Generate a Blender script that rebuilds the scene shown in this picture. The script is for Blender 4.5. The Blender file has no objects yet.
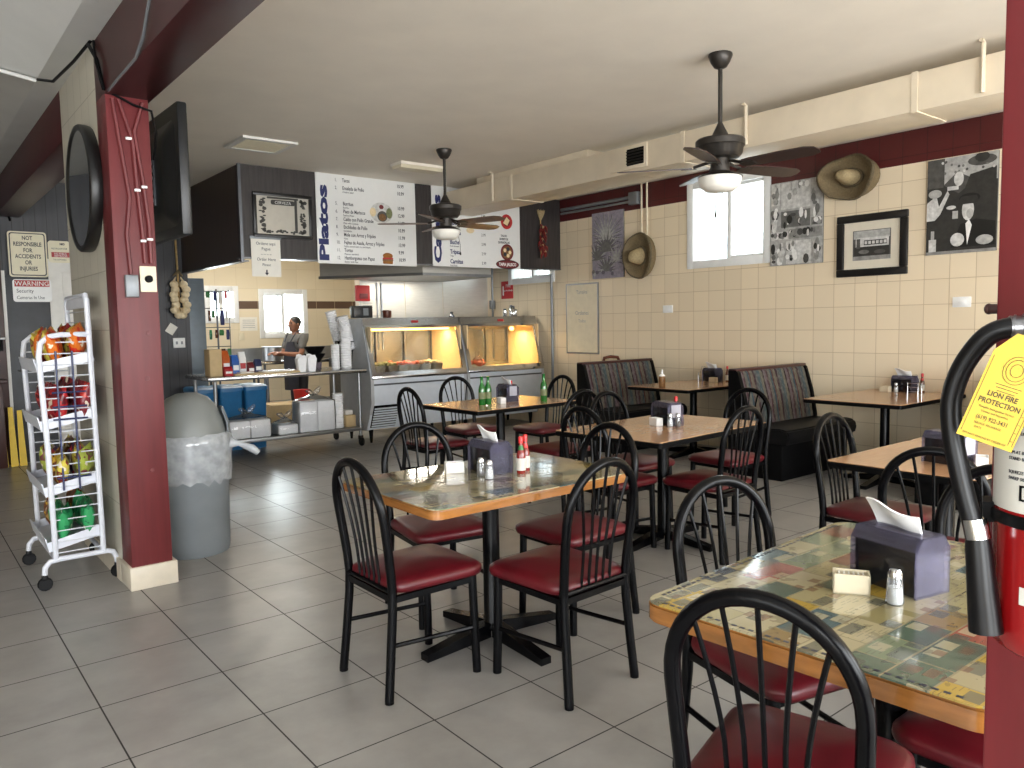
import bpy, bmesh, math, random
from mathutils import Matrix, Vector
random.seed(7)
PI = math.pi
S = bpy.context.scene
C = S.collection
R = math.radians

# ------------------------------------------------------------------ materials
def lin(c):
    return tuple(((v/255)/12.92 if v/255 <= .04045 else ((v/255+.055)/1.055)**2.4) for v in c) + (1,)
M = {}
def nt(name):
    m = bpy.data.materials.new(name); m.use_nodes = True
    t = m.node_tree; t.nodes.clear()
    out = t.nodes.new('ShaderNodeOutputMaterial')
    b = t.nodes.new('ShaderNodeBsdfPrincipled')
    t.links.new(b.outputs[0], out.inputs[0])
    return m, t, b, out
def N(t, k, **kw):
    n = t.nodes.new('ShaderNode'+k)
    for a, v in kw.items(): setattr(n, a, v)
    return n
def mathn(t, op, a, b=None):
    n = N(t, 'Math', operation=op)
    for i, v in enumerate((a, b)):
        if v is None: continue
        if isinstance(v, (int, float)): n.inputs[i].default_value = v
        else: t.links.new(v, n.inputs[i])
    return n.outputs[0]
def mixc(t, f, a, b, mode='MIX'):
    n = N(t, 'Mix', data_type='RGBA', blend_type=mode)
    if isinstance(f, (int, float)): n.inputs[0].default_value = f
    else: t.links.new(f, n.inputs[0])
    for i, v in ((6, a), (7, b)):
        if isinstance(v, tuple): n.inputs[i].default_value = v
        else: t.links.new(v, n.inputs[i])
    return n.outputs[2]
def mat(name, col, rough=.5, metal=0, var=.12, scale=14, bump=0, spec=.5, emit=None, trans=0, alpha=1, coat=0, stretch=None):
    m, t, b, o = nt(name)
    co = N(t, 'TexCoord'); src = co.outputs['Object']
    if stretch:
        mp = N(t, 'Mapping'); mp.inputs['Scale'].default_value = stretch
        t.links.new(src, mp.inputs[0]); src = mp.outputs[0]
    n = N(t, 'TexNoise'); n.inputs['Scale'].default_value = scale; n.inputs['Detail'].default_value = 4
    t.links.new(src, n.inputs['Vector'])
    c = lin(col); d = tuple(x*(1-var) for x in c[:3])+(1,); e = tuple(min(1, x*(1+var)) for x in c[:3])+(1,)
    r = N(t, 'ValToRGB'); r.color_ramp.elements[0].position = .3; r.color_ramp.elements[1].position = .7
    r.color_ramp.elements[0].color = d; r.color_ramp.elements[1].color = e
    t.links.new(n.outputs[0], r.inputs[0]); t.links.new(r.outputs[0], b.inputs['Base Color'])
    b.inputs['Roughness'].default_value = rough; b.inputs['Metallic'].default_value = metal
    b.inputs['Specular IOR Level'].default_value = spec
    b.inputs['Coat Weight'].default_value = coat
    b.inputs['Coat Roughness'].default_value = .08
    if bump:
        bp = N(t, 'Bump'); bp.inputs['Strength'].default_value = bump; bp.inputs['Distance'].default_value = .01
        t.links.new(n.outputs[0], bp.inputs['Height']); t.links.new(bp.outputs[0], b.inputs['Normal'])
    if emit:
        b.inputs['Emission Color'].default_value = lin(emit[0]); b.inputs['Emission Strength'].default_value = emit[1]
    if trans: b.inputs['Transmission Weight'].default_value = trans
    if alpha < 1: b.inputs['Alpha'].default_value = alpha
    M[name] = m
    return m
def thin_glass(name, tint=(245, 250, 250), refl=.08, cloud=0, cloudcol=(230, 232, 235)):
    m, t, b, o = nt(name); t.nodes.remove(b)
    tr = N(t, 'BsdfTransparent'); tr.inputs[0].default_value = lin(tint)
    gl = N(t, 'BsdfGlossy'); gl.inputs['Roughness'].default_value = .03
    fr = N(t, 'Fresnel'); fr.inputs[0].default_value = 1.35 if refl else 1.15
    f = mathn(t, 'ADD', mathn(t, 'MULTIPLY', fr.outputs[0], .8), refl*.3)
    mx = N(t, 'MixShader'); t.links.new(f, mx.inputs[0]); t.links.new(tr.outputs[0], mx.inputs[1]); t.links.new(gl.outputs[0], mx.inputs[2])
    last = mx
    if cloud:
        df = N(t, 'BsdfDiffuse'); df.inputs[0].default_value = lin(cloudcol)
        no = N(t, 'TexNoise'); no.inputs['Scale'].default_value = 18
        co = N(t, 'TexCoord'); t.links.new(co.outputs['Object'], no.inputs['Vector'])
        f2 = mathn(t, 'MULTIPLY', mathn(t, 'ADD', no.outputs[0], .5), cloud)
        m2 = N(t, 'MixShader'); t.links.new(f2, m2.inputs[0]); t.links.new(mx.outputs[0], m2.inputs[1]); t.links.new(df.outputs[0], m2.inputs[2])
        last = m2
    t.links.new(last.outputs[0], o.inputs[0])
    M[name] = m
    return m

mat('black_metal', (5, 5, 7), .27, 0, .2, 30, 0, .17)
mat('black_plain', (5, 5, 6), .55, 0, .2, 20, 0, .12)
mat('black_rubber', (9, 9, 11), .5, 0, .2, 40, 0, .25)
mat('red_vinyl', (88, 15, 24), .38, 0, .22, 9, .06, .5)
mat('dark_red_paint', (66, 22, 23), .4, 0, .14, 6, .05, .4)
mat('column_red', (98, 38, 40), .45, 0, .16, 4, .12, .4, stretch=(6, 6, .5))
mat('post_red', (100, 33, 36), .35, 0, .14, 5, .06, .4, stretch=(6, 6, .5))
mat('wood_edge', (150, 98, 46), .22, 0, .22, 9, .03, .5, coat=.6, stretch=(1, 1, 6))
mat('wood_laminate', (190, 146, 108), .20, 0, .07, 8, 0, .5, coat=.3, stretch=(1, 10, 1))
mat('white_paint', (226, 224, 218), .45, 0, .04)
mat('white_frame', (232, 233, 232), .35, 0, .03)
mat('cream_plastic', (222, 212, 186), .4, 0, .05)
mat('white_plastic', (236, 236, 234), .4, 0, .03)
mat('foam_white', (246, 246, 247), .6, 0, .03, 30, .02)
mat('ceiling_paint', (236, 228, 215), .7, 0, .03, 3, .02, .2)
mat('left_ceiling', (214, 214, 211), .75, 0, .04, 3, .02, .2)
mat('duct_paint', (222, 208, 184), .45, 0, .05, 5, .02, .4)
mat('dark_panel', (52, 47, 46), .45, 0, .3, 5, .06, .4, stretch=(8, 8, .7))
mat('dark_panel_gloss', (52, 36, 26), .35, 0, .25, 5, .06, .5, stretch=(8, 8, .7))
mat('black_panel', (44, 44, 47), .4, 0, .3, 6, .05, .4, stretch=(9, 9, .6))
mat('steel', (172, 172, 172), .24, 1, .06, 9, .01, .5, stretch=(1, 1, 7))
mat('steel_bright', (206, 204, 198), .38, .85, .05, 7, .01, .5, stretch=(1, 1, 7))
mat('steel_dull', (150, 152, 154), .38, 1, .08, 8, .01)
mat('steel_dark', (96, 98, 102), .35, 1, .1, 8)
mat('chrome', (205, 206, 208), .12, 1, .03)
mat('grey_metal', (128, 132, 136), .45, .4, .08)
mat('case_side', (176, 178, 180), .42, .1, .06)
mat('case_white', (208, 214, 222), .35, 0, .03)
mat('case_warm', (236, 214, 170), .5, 0, .04)
mat('blue_bin', (38, 104, 152), .4, 0, .08)
mat('bin_grey', (124, 130, 135), .5, 0, .07, 6, .03)
mat('bin_lid', (118, 121, 119), .42, 0, .06, 5)
mat('rack_white', (212, 215, 224), .35, 0, .04)
mat('wire_white', (205, 208, 214), .35, 0, .04)
mat('wire_blue', (44, 52, 88), .4, 0, .1)
mat('bronze', (58, 54, 50), .38, .55, .15, 20)
mat('blade_wood', (84, 58, 44), .35, 0, .25, 6, .03, .5, stretch=(1, 8, 1))
mat('blade_dark', (52, 36, 34), .32, 0, .2, 6, .03, .5, stretch=(1, 8, 1))
mat('frosted', (240, 236, 226), .35, 0, .02)
mat('mirror', (190, 194, 196), .04, 1, .02)
mat('etched', (196, 192, 182), .22, .35, .04)  # pale even tint stands in for the room light the mirror reflects
mat('tv_black', (22, 23, 25), .35, 0, .2, 30)
mat('garlic', (226, 208, 172), .5, 0, .12, 30, .05)
mat('straw', (112, 97, 70), .8, 0, .22, 60, .3)
mat('straw_dark', (92, 80, 58), .8, 0, .3, 60, .3)
mat('straw_light', (160, 142, 106), .8, 0, .2, 60, .3)
mat('chili', (104, 26, 24), .35, 0, .35, 30)
mat('dry_husk', (178, 148, 96), .7, 0, .2, 40)
mat('paper', (232, 228, 218), .7, 0, .03)
mat('paper_print', (164, 162, 172), .7, 0, .05)
mat('menu_white', (228, 228, 226), .3, 0, .015)
mat('ink_blue', (24, 34, 92), .5, 0, .1)
mat('ink_dark', (40, 42, 52), .6, 0, .1)
mat('ink_red', (176, 32, 36), .5, 0, .08)
mat('ink_maroon', (108, 26, 32), .5, 0, .1)
mat('ink_grey', (140, 142, 146), .6, 0, .1)
mat('sign_cream', (226, 218, 190), .45, 0, .04)
mat('sign_red', (168, 44, 44), .45, 0, .06)
mat('fire_red', (140, 16, 18), .22, 0, .06, 6, 0, .5, coat=.4)
mat('label_white', (208, 205, 196), .4, 0, .03)
mat('tag_yellow', (184, 154, 40), .6, 0, .04)
mat('tag_ink', (62, 52, 20), .7, 0, .1)
mat('hose', (8, 8, 10), .34, 0, .15, 30, 0, .3)
mat('crimp', (120, 120, 122), .3, .9, .1)
mat('yellow_plastic', (222, 186, 36), .45, 0, .06)
mat('skin', (150, 102, 78), .55, 0, .08)
mat('shirt_grey', (104, 102, 98), .85, 0, .1, 30, .05)
mat('apron_dark', (40, 40, 48), .8, 0, .1)
mat('hair_black', (26, 22, 20), .5, 0, .2, 50)
mat('sauce_red', (122, 26, 20), .25, 0, .1, 10, 0, .5, coat=.5)
mat('cap_red', (206, 34, 34), .35, 0, .05)
mat('cap_green', (40, 110, 50), .4, 0, .05)
mat('sauce_brown', (84, 44, 22), .25, 0, .1, 10, 0, .5, coat=.5)
mat('green_glass', (24, 106, 34), .08, 0, .15, 12, 0, .6, coat=.5)
mat('salt', (238, 238, 236), .6, 0, .02)
mat('pepper', (60, 54, 48), .7, 0, .3, 80)
mat('dispenser_dark', (24, 23, 28), .2, 0, .1, 8, 0, .5, coat=.3)
mat('napkin', (238, 238, 238), .8, 0, .02)
mat('tan_box', (198, 172, 128), .7, 0, .06)
mat('orange_pack', (196, 92, 34), .4, 0, .15)
mat('blue_pack', (44, 92, 170), .35, 0, .15)
mat('rust_frame', (90, 42, 26), .4, 0, .15)
mat('booth_trim', (58, 26, 22), .4, 0, .15)
mat('base_tile', (206, 196, 178), .4, 0, .05)
mat('tile_brown', (92, 72, 58), .35, 0, .2, 12)
mat('food_green', (116, 122, 84), .5, 0, .2, 40, .1)
mat('food_red', (206, 92, 62), .5, 0, .2, 40, .1)
mat('food_brown', (120, 84, 44), .5, 0, .3, 40, .1)
mat('food_cream', (226, 206, 164), .5, 0, .1, 40, .1)
mat('lamp_glow', (255, 190, 80), .5, 0, .02, emit=((255, 190, 90), 9))
mat('grey_cabinet', (112, 122, 130), .45, .2, .06)
mat('door_slate', (66, 68, 72), .5, 0, .2, 6)
mat('outside_wall', (214, 224, 236), .8, 0, .04)
mat('gold_back', (94, 80, 40), .35, 0, .2)
mat('frame_black', (20, 19, 19), .35, 0, .2, 20, .02)
mat('mat_cream', (214, 206, 188), .6, 0, .03)
for i in range(8):
    v = 14 + i*31
    mat('tone%d' % i, (v, v-1 if v else 0, max(0, v-4)), .55, 0, .25 if 0 < i < 7 else .08, 26)
mat('lilac1', (98, 92, 104), .55, 0, .25, 30); mat('lilac2', (150, 144, 156), .55, 0, .2, 30)
BAGS = {'orange_bag': (206, 108, 30), 'red_bag': (168, 34, 38), 'dark_red_bag': (120, 30, 40), 'yellow_bag': (206, 190, 80),
        'purple_bag': (80, 54, 100), 'green_bag': (52, 150, 92), 'brown_bag': (110, 66, 40), 'lime_bag': (160, 172, 70)}
def bagmat(name, c1, c2):
    m, t, b, o = nt(name)
    co = N(t, 'TexCoord'); oi = N(t, 'ObjectInfo'); v = N(t, 'VectorMath', operation='ADD'); t.links.new(co.outputs['Object'], v.inputs[0]); t.links.new(oi.outputs['Random'], v.inputs[1])
    n = N(t, 'TexNoise'); n.inputs['Scale'].default_value = 17; n.inputs['Detail'].default_value = 1.5; t.links.new(v.outputs[0], n.inputs['Vector'])
    r = N(t, 'ValToRGB'); r.color_ramp.interpolation = 'CONSTANT'; e = r.color_ramp.elements
    e[0].position = 0; e[0].color = lin((226, 214, 190)); e[1].position = .36; e[1].color = lin(c1)
    q = e.new(.57); q.color = lin(c2); q = e.new(.66); q.color = tuple(x*.4 for x in lin(c1)[:3])+(1,)
    t.links.new(n.outputs[0], r.inputs[0]); t.links.new(r.outputs[0], b.inputs['Base Color']); b.inputs['Roughness'].default_value = .28
    bp = N(t, 'Bump'); bp.inputs['Strength'].default_value = .3; bp.inputs['Distance'].default_value = .02
    n2 = N(t, 'TexNoise'); n2.inputs['Scale'].default_value = 30; t.links.new(v.outputs[0], n2.inputs['Vector']); t.links.new(n2.outputs[0], bp.inputs['Height']); t.links.new(bp.outputs[0], b.inputs['Normal'])
    M[name] = m
ACC = {'orange_bag': (190, 40, 30), 'red_bag': (90, 20, 30), 'dark_red_bag': (190, 60, 50), 'yellow_bag': (120, 40, 40), 'purple_bag': (190, 60, 60), 'green_bag': (30, 110, 70), 'brown_bag': (200, 160, 60), 'lime_bag': (110, 60, 60)}
for k, v in BAGS.items(): bagmat(k, v, ACC[k])
thin_glass('glass', refl=.1)
thin_glass('case_glass', (252, 250, 244), refl=.1)
thin_glass('clear_plastic', (190, 188, 204), refl=.0, cloud=.10, cloudcol=(186, 182, 204))
thin_glass('bag_film', (250, 251, 252), refl=.15, cloud=.03, cloudcol=(246, 247, 250))
thin_glass('liner_film', (240, 243, 246), refl=.3, cloud=.45, cloudcol=(214, 218, 222))
thin_glass('shaker_glass', (235, 238, 240), refl=.3, cloud=.1)

def tile_floor():
    m, t, b, o = nt('floor_tile')
    g = N(t, 'NewGeometry'); mp = N(t, 'Mapping')
    mp.inputs['Location'].default_value = (-.545+.46*20, -3.69+.46*20, 0)
    t.links.new(g.outputs['Position'], mp.inputs[0])
    br = N(t, 'TexBrick'); br.offset = 0; br.squash = 1
    for k, v in (('Scale', 1), ('Mortar Size', .0032), ('Mortar Smooth', .2), ('Bias', 0), ('Brick Width', .46), ('Row Height', .46)): br.inputs[k].default_value = v
    br.inputs['Color1'].default_value = (0, 0, 0, 1); br.inputs['Color2'].default_value = (1, 1, 1, 1)
    t.links.new(mp.outputs[0], br.inputs['Vector'])
    n = N(t, 'TexNoise'); n.inputs['Scale'].default_value = 3.2; n.inputs['Detail'].default_value = 5; n.inputs['Roughness'].default_value = .6
    t.links.new(g.outputs['Position'], n.inputs['Vector'])
    r = N(t, 'ValToRGB'); r.color_ramp.elements[0].position = .3; r.color_ramp.elements[1].position = .72
    r.color_ramp.elements[0].color = lin((136, 133, 129)); r.color_ramp.elements[1].color = lin((160, 157, 152))
    t.links.new(n.outputs[0], r.inputs[0])
    pt = mixc(t, mathn(t, 'MULTIPLY', br.outputs['Color'], .22), r.outputs[0], lin((168, 164, 158)))
    c = mixc(t, br.outputs['Fac'], pt, lin((44, 40, 37)))
    t.links.new(c, b.inputs['Base Color'])
    t.links.new(mathn(t, 'ADD', mathn(t, 'MULTIPLY', br.outputs['Fac'], .4), .31), b.inputs['Roughness'])
    bp = N(t, 'Bump'); bp.inputs['Strength'].default_value = .25; bp.inputs['Distance'].default_value = .003; bp.invert = True
    t.links.new(br.outputs['Fac'], bp.inputs['Height']); t.links.new(bp.outputs[0], b.inputs['Normal'])
    M['floor_tile'] = m
tile_floor()
def tile_wall(name, axis, u0, v0, w, h, col, grout, red=None, mort=.003, rough=.32, band=None):
    m, t, b, o = nt(name)
    g = N(t, 'NewGeometry'); sp = N(t, 'SeparateXYZ'); t.links.new(g.outputs['Position'], sp.inputs[0])
    cb = N(t, 'CombineXYZ')
    t.links.new(mathn(t, 'ADD', sp.outputs[axis], -u0+w*60), cb.inputs[0]); t.links.new(mathn(t, 'ADD', sp.outputs[2], -v0+h*20), cb.inputs[1])
    br = N(t, 'TexBrick'); br.offset = 0; br.squash = 1
    for k, v in (('Scale', 1), ('Mortar Size', mort), ('Mortar Smooth', .3), ('Bias', 0), ('Brick Width', w), ('Row Height', h)): br.inputs[k].default_value = v
    br.inputs['Color1'].default_value = (0, 0, 0, 1); br.inputs['Color2'].default_value = (1, 1, 1, 1)
    t.links.new(cb.outputs[0], br.inputs['Vector'])
    a = lin(col); a2 = tuple(x*.93 for x in a[:3])+(1,)
    base = mixc(t, br.outputs['Color'], a, a2)
    gr = lin(grout)
    if red:
        zf = mathn(t, 'GREATER_THAN', sp.outputs[2], red[0])
        base = mixc(t, zf, base, lin(red[1])); gr = mixc(t, zf, gr, lin(red[2]))
    if band:
        bf = mathn(t, 'MULTIPLY', mathn(t, 'GREATER_THAN', sp.outputs[2], band[0]), mathn(t, 'LESS_THAN', sp.outputs[2], band[1]))
        base = mixc(t, bf, base, lin(band[2]))
    t.links.new(mixc(t, br.outputs['Fac'], base, gr), b.inputs['Base Color'])
    b.inputs['Roughness'].default_value = rough
    bp = N(t, 'Bump'); bp.inputs['Strength'].default_value = .35; bp.inputs['Distance'].default_value = .003; bp.invert = True
    t.links.new(br.outputs['Fac'], bp.inputs['Height']); t.links.new(bp.outputs[0], b.inputs['Normal'])
    M[name] = m
tile_wall('wall_tile', 1, 4.594, .869, .2122, .2223, (232, 215, 186), (190, 168, 136), (2.80, (80, 25, 27), (46, 12, 14)))
tile_wall('pier_tile', 1, 4.60, .12, .2, .33, (196, 190, 174), (150, 142, 126))
tile_wall('kitchen_tile', 0, 4.408, 1.742, .34, .33, (228, 214, 186), (210, 194, 164), None, .003, .3, (1.745, 1.87, (96, 74, 60)))
def groove_wall(name, col, w, gcol, axis=0):
    m, t, b, o = nt(name)
    g = N(t, 'NewGeometry'); sp = N(t, 'SeparateXYZ'); t.links.new(g.outputs['Position'], sp.inputs[0])
    fr = mathn(t, 'FRACT', mathn(t, 'DIVIDE', mathn(t, 'ADD', sp.outputs[axis], 20), w))
    f = mathn(t, 'LESS_THAN', fr, .05)
    n = N(t, 'TexNoise'); mp = N(t, 'Mapping'); mp.inputs['Scale'].default_value = (14, 14, 1)
    t.links.new(g.outputs['Position'], mp.inputs[0]); t.links.new(mp.outputs[0], n.inputs['Vector']); n.inputs['Scale'].default_value = 2
    a = lin(col); c = mixc(t, n.outputs[0], tuple(x*.7 for x in a[:3])+(1,), tuple(x*1.3 for x in a[:3])+(1,))
    t.links.new(mixc(t, f, c, lin(gcol)), b.inputs['Base Color'])
    b.inputs['Roughness'].default_value = .5
    M[name] = m
groove_wall('groove_dark', (62, 62, 66), .11, (18, 18, 20))
def booth_fabric():
    m, t, b, o = nt('booth_fabric')
    co = N(t, 'TexCoord'); sp = N(t, 'SeparateXYZ'); t.links.new(co.outputs['Object'], sp.inputs[0])
    fr = mathn(t, 'FRACT', mathn(t, 'DIVIDE', mathn(t, 'ADD', sp.outputs[0], 10), .37))
    r = N(t, 'ValToRGB'); r.color_ramp.interpolation = 'CONSTANT'
    cols = [(0, (120, 106, 90)), (.12, (74, 50, 54)), (.2, (98, 94, 92)), (.3, (84, 94, 96)), (.42, (122, 112, 96)), (.52, (62, 44, 46)), (.58, (118, 98, 100)), (.68, (90, 60, 62)), (.76, (112, 106, 96)), (.86, (70, 84, 90)), (.94, (96, 58, 56))]
    e = r.color_ramp.elements
    e[0].position = 0; e[0].color = lin(cols[0][1]); e[1].position = .12; e[1].color = lin(cols[1][1])
    for p, c in cols[2:]:
        q = e.new(p); q.color = lin(c)
    t.links.new(fr, r.inputs[0])
    mp = N(t, 'Mapping'); mp.inputs['Scale'].default_value = (60, 60, 22); t.links.new(co.outputs['Object'], mp.inputs[0])
    v = N(t, 'TexVoronoi'); v.inputs['Scale'].default_value = 1; t.links.new(mp.outputs[0], v.inputs['Vector'])
    f = mathn(t, 'MULTIPLY', mathn(t, 'GREATER_THAN', v.outputs['Distance'], .6), .16)
    t.links.new(mixc(t, 1.0, mixc(t, f, r.outputs[0], lin((190, 180, 160))), lin((196, 204, 208)), 'MULTIPLY'), b.inputs['Base Color'])
    b.inputs['Roughness'].default_value = .9; b.inputs['Specular IOR Level'].default_value = .15
    M['booth_fabric'] = m
booth_fabric()
def card_mosaic(name, ph, rot):
    m, t, b, o = nt(name)
    co = N(t, 'TexCoord'); mp = N(t, 'Mapping'); mp.inputs['Location'].default_value = (ph, ph*1.7, 0); mp.inputs['Rotation'].default_value = (0, 0, R(rot))
    t.links.new(co.outputs['Object'], mp.inputs[0])
    def brick(w, h, off, mort):
        br = N(t, 'TexBrick'); br.offset = off; br.squash = 1.4; br.squash_frequency = 3
        for k, v in (('Scale', 1), ('Mortar Size', mort), ('Mortar Smooth', 0), ('Bias', 0), ('Brick Width', w), ('Row Height', h)): br.inputs[k].default_value = v
        br.inputs['Color1'].default_value = (0, 0, 0, 1); br.inputs['Color2'].default_value = (1, 1, 1, 1); br.inputs['Mortar'].default_value = (.4, .4, .4, 1)
        t.links.new(mp.outputs[0], br.inputs['Vector']); return br
    b1 = brick(.125, .088, .37, .002)
    pal = [(0, (158, 147, 112)), (.13, (140, 130, 90)), (.22, (84, 100, 84)), (.28, (168, 158, 124)), (.42, (136, 114, 74)), (.50, (158, 148, 108)), (.60, (64, 92, 96)), (.65, (120, 74, 58)), (.70, (170, 160, 124)), (.82, (118, 128, 98)), (.88, (170, 142, 60)), (.93, (80, 82, 84)), (.97, (150, 86, 70))]
    r = N(t, 'ValToRGB'); r.color_ramp.interpolation = 'CONSTANT'; e = r.color_ramp.elements
    e[0].position = 0; e[0].color = lin(pal[0][1]); e[1].position = pal[1][0]; e[1].color = lin(pal[1][1])
    for p, c in pal[2:]:
        q = e.new(p); q.color = lin(c)
    t.links.new(b1.outputs['Color'], r.inputs[0])
    b2 = brick(.055, .043, .43, .005); b3 = brick(.026, .009, .5, .0035); b4 = brick(.037, .031, .3, .004)
    c = r.outputs[0]
    c = mixc(t, mathn(t, 'MULTIPLY', mathn(t, 'GREATER_THAN', b2.outputs['Color'], .80), .75), c, lin((84, 88, 78)))
    c = mixc(t, mathn(t, 'MULTIPLY', mathn(t, 'LESS_THAN', b2.outputs['Color'], .16), .7), c, lin((178, 168, 136)))
    sel = mathn(t, 'GREATER_THAN', b1.outputs['Color'], .55)
    c = mixc(t, mathn(t, 'MULTIPLY', mathn(t, 'MULTIPLY', mathn(t, 'GREATER_THAN', b3.outputs['Color'], .62), sel), .45), c, lin((70, 66, 56)))
    c = mixc(t, mathn(t, 'MULTIPLY', mathn(t, 'MULTIPLY', mathn(t, 'GREATER_THAN', b4.outputs['Color'], .84), mathn(t, 'SUBTRACT', 1, sel)), .6), c, lin((112, 74, 54)))
    n2 = N(t, 'TexNoise'); n2.inputs['Scale'].default_value = 26; n2.inputs['Detail'].default_value = 3; t.links.new(mp.outputs[0], n2.inputs['Vector'])
    c = mixc(t, mathn(t, 'MULTIPLY', mathn(t, 'GREATER_THAN', n2.outputs[0], .63), .35), c, lin((74, 66, 50)))
    c = mixc(t, mathn(t, 'MULTIPLY', b1.outputs['Fac'], .5), c, lin((110, 98, 74)))
    t.links.new(c, b.inputs['Base Color'])
    b.inputs['Roughness'].default_value = .12; b.inputs['Coat Weight'].default_value = .7; b.inputs['Coat Roughness'].default_value = .06
    n3 = N(t, 'TexNoise'); n3.inputs['Scale'].default_value = 7; t.links.new(co.outputs['Object'], n3.inputs['Vector'])
    bp = N(t, 'Bump'); bp.inputs['Strength'].default_value = .06; bp.inputs['Distance'].default_value = .02
    t.links.new(n3.outputs[0], bp.inputs['Height']); t.links.new(bp.outputs[0], b.inputs['Coat Normal'])
    M[name] = m
card_mosaic('cards_a', .3, 0); card_mosaic('cards_b', 1.27, 4)

# ------------------------------------------------------------------ mesh helpers
def B(): return bmesh.new()
def box(bm, c, s, rot=None, bev=0, seg=2, mi=0):
    r = bmesh.ops.create_cube(bm, size=1)
    vs = r['verts']
    mt = Matrix.Translation(c) @ (rot.to_4x4() if rot else Matrix()) @ Matrix.Diagonal((s[0], s[1], s[2], 1))
    bmesh.ops.transform(bm, matrix=mt, verts=vs)
    if bev:
        es = list({e for v in vs for e in v.link_edges})
        r = bmesh.ops.bevel(bm, geom=es, offset=bev, segments=seg, profile=.5, affect='EDGES')
    if mi:
        for f in {f for v in vs if v.is_valid for f in v.link_faces}: f.material_index = mi
    return bm
def bx(bm, x0, x1, y0, y1, z0, z1, bev=0, mi=0):
    return box(bm, ((x0+x1)/2, (y0+y1)/2, (z0+z1)/2), (abs(x1-x0), abs(y1-y0), abs(z1-z0)), None, bev, 2, mi)
def tube(bm, pts, r, seg=8, closed=False, flat=None):
    pts = [Vector(p) for p in pts]; n = len(pts)
    rad = r if isinstance(r, (list, tuple)) else [r]*n
    rings = []; up = None
    for i in range(n):
        if closed: d = pts[(i+1) % n]-pts[i-1]
        else: d = pts[min(i+1, n-1)]-pts[max(i-1, 0)]
        d.normalize()
        if up is None:
            up = Vector((0, 0, 1)) if abs(d.z) < .9 else Vector((0, 1, 0))
        up = (up-d*up.dot(d)).normalized(); sd = d.cross(up)
        rings.append([bm.verts.new(pts[i]+(sd*math.cos(2*PI*k/seg)*(flat or 1)+up*math.sin(2*PI*k/seg))*rad[i]) for k in range(seg)])
    m = n if closed else n-1
    for i in range(m):
        a, b = rings[i], rings[(i+1) % n]
        for k in range(seg): bm.faces.new((a[k], a[(k+1) % seg], b[(k+1) % seg], b[k]))
    if not closed:
        bm.faces.new(rings[0][::-1]); bm.faces.new(rings[-1])
    return bm
def lathe(bm, prof, seg=20, c=(0, 0, 0), mtx=None):
    rings = []
    for r, z in prof:
        if r < 1e-5: rings.append([bm.verts.new((c[0], c[1], c[2]+z))])
        else: rings.append([bm.verts.new((c[0]+r*math.cos(2*PI*k/seg), c[1]+r*math.sin(2*PI*k/seg), c[2]+z)) for k in range(seg)])
    vs = [v for q in rings for v in q]
    for a, b in zip(rings, rings[1:]):
        for k in range(seg):
            l = (k+1) % seg
            if len(a) == 1 and len(b) == 1: continue
            if len(a) == 1: bm.faces.new((a[0], b[l], b[k]))
            elif len(b) == 1: bm.faces.new((a[k], a[l], b[0]))
            else: bm.faces.new((a[k], a[l], b[l], b[k]))
    if len(rings[0]) > 1: bm.faces.new(rings[0][::-1])
    if len(rings[-1]) > 1: bm.faces.new(rings[-1])
    if mtx: bmesh.ops.transform(bm, matrix=mtx, verts=vs)
    return bm
def prism(bm, poly, d, mtx=None, mi=0):
    """2-D polygon (x, y) extruded along +z by d, then placed by mtx"""
    a = [bm.verts.new((p[0], p[1], 0)) for p in poly]; b = [bm.verts.new((p[0], p[1], d)) for p in poly]
    fs = [bm.faces.new(a[::-1]), bm.faces.new(b)]
    n = len(poly)
    for i in range(n): fs.append(bm.faces.new((a[i], a[(i+1) % n], b[(i+1) % n], b[i])))
    for f in fs: f.material_index = mi
    if mtx: bmesh.ops.transform(bm, matrix=mtx, verts=a+b)
    return bm
def ball(bm, c, s, seg=12, mtx=None):
    r = bmesh.ops.create_uvsphere(bm, u_segments=seg, v_segments=max(6, seg//2+2), radius=1)
    m = Matrix.Translation(c) @ (mtx.to_4x4() if mtx else Matrix()) @ Matrix.Diagonal((s[0], s[1], s[2], 1))
    bmesh.ops.transform(bm, matrix=m, verts=r['verts']); return bm
def rrect(w, h, r, n=5, cx=0, cy=0):
    o = []
    for qx, qy, a0 in ((1, 1, 0), (-1, 1, 90), (-1, -1, 180), (1, -1, 270)):
        for i in range(n+1):
            a = R(a0+90*i/n); o.append((cx+qx*(w/2-r)+r*math.cos(a), cy+qy*(h/2-r)+r*math.sin(a)))
    return o
def loft(bm, rings, cap0=True, cap1=True):
    q = [[bm.verts.new(p) for p in r] for r in rings]; n = len(q[0])
    for a, b in zip(q, q[1:]):
        for k in range(n): bm.faces.new((a[k], a[(k+1) % n], b[(k+1) % n], b[k]))
    if cap0: bm.faces.new(q[0][::-1])
    if cap1: bm.faces.new(q[-1])
    return bm
def basis(x, y, o): # columns x, y, x cross y at o
    x = Vector(x).normalized(); y = Vector(y).normalized(); z = x.cross(y)
    return Matrix(((x.x, y.x, z.x, o[0]), (x.y, y.y, z.y, o[1]), (x.z, y.z, z.z, o[2]), (0, 0, 0, 1)))
def obj(name, bm, mats, parent=None, ang=38):
    bmesh.ops.recalc_face_normals(bm, faces=bm.faces[:])
    me = bpy.data.meshes.new(name); bm.to_mesh(me); bm.free()
    for m in (mats if isinstance(mats, (list, tuple)) else [mats]): me.materials.append(M[m] if isinstance(m, str) else m)
    me.shade_smooth(); me.set_sharp_from_angle(angle=R(ang))
    o = bpy.data.objects.new(name, me); C.objects.link(o)
    if parent: o.parent = parent
    return o
def tag(o, label, cat, group=None):
    o['label'] = label; o['category'] = cat
    if group: o['group'] = group
    return o
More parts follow.
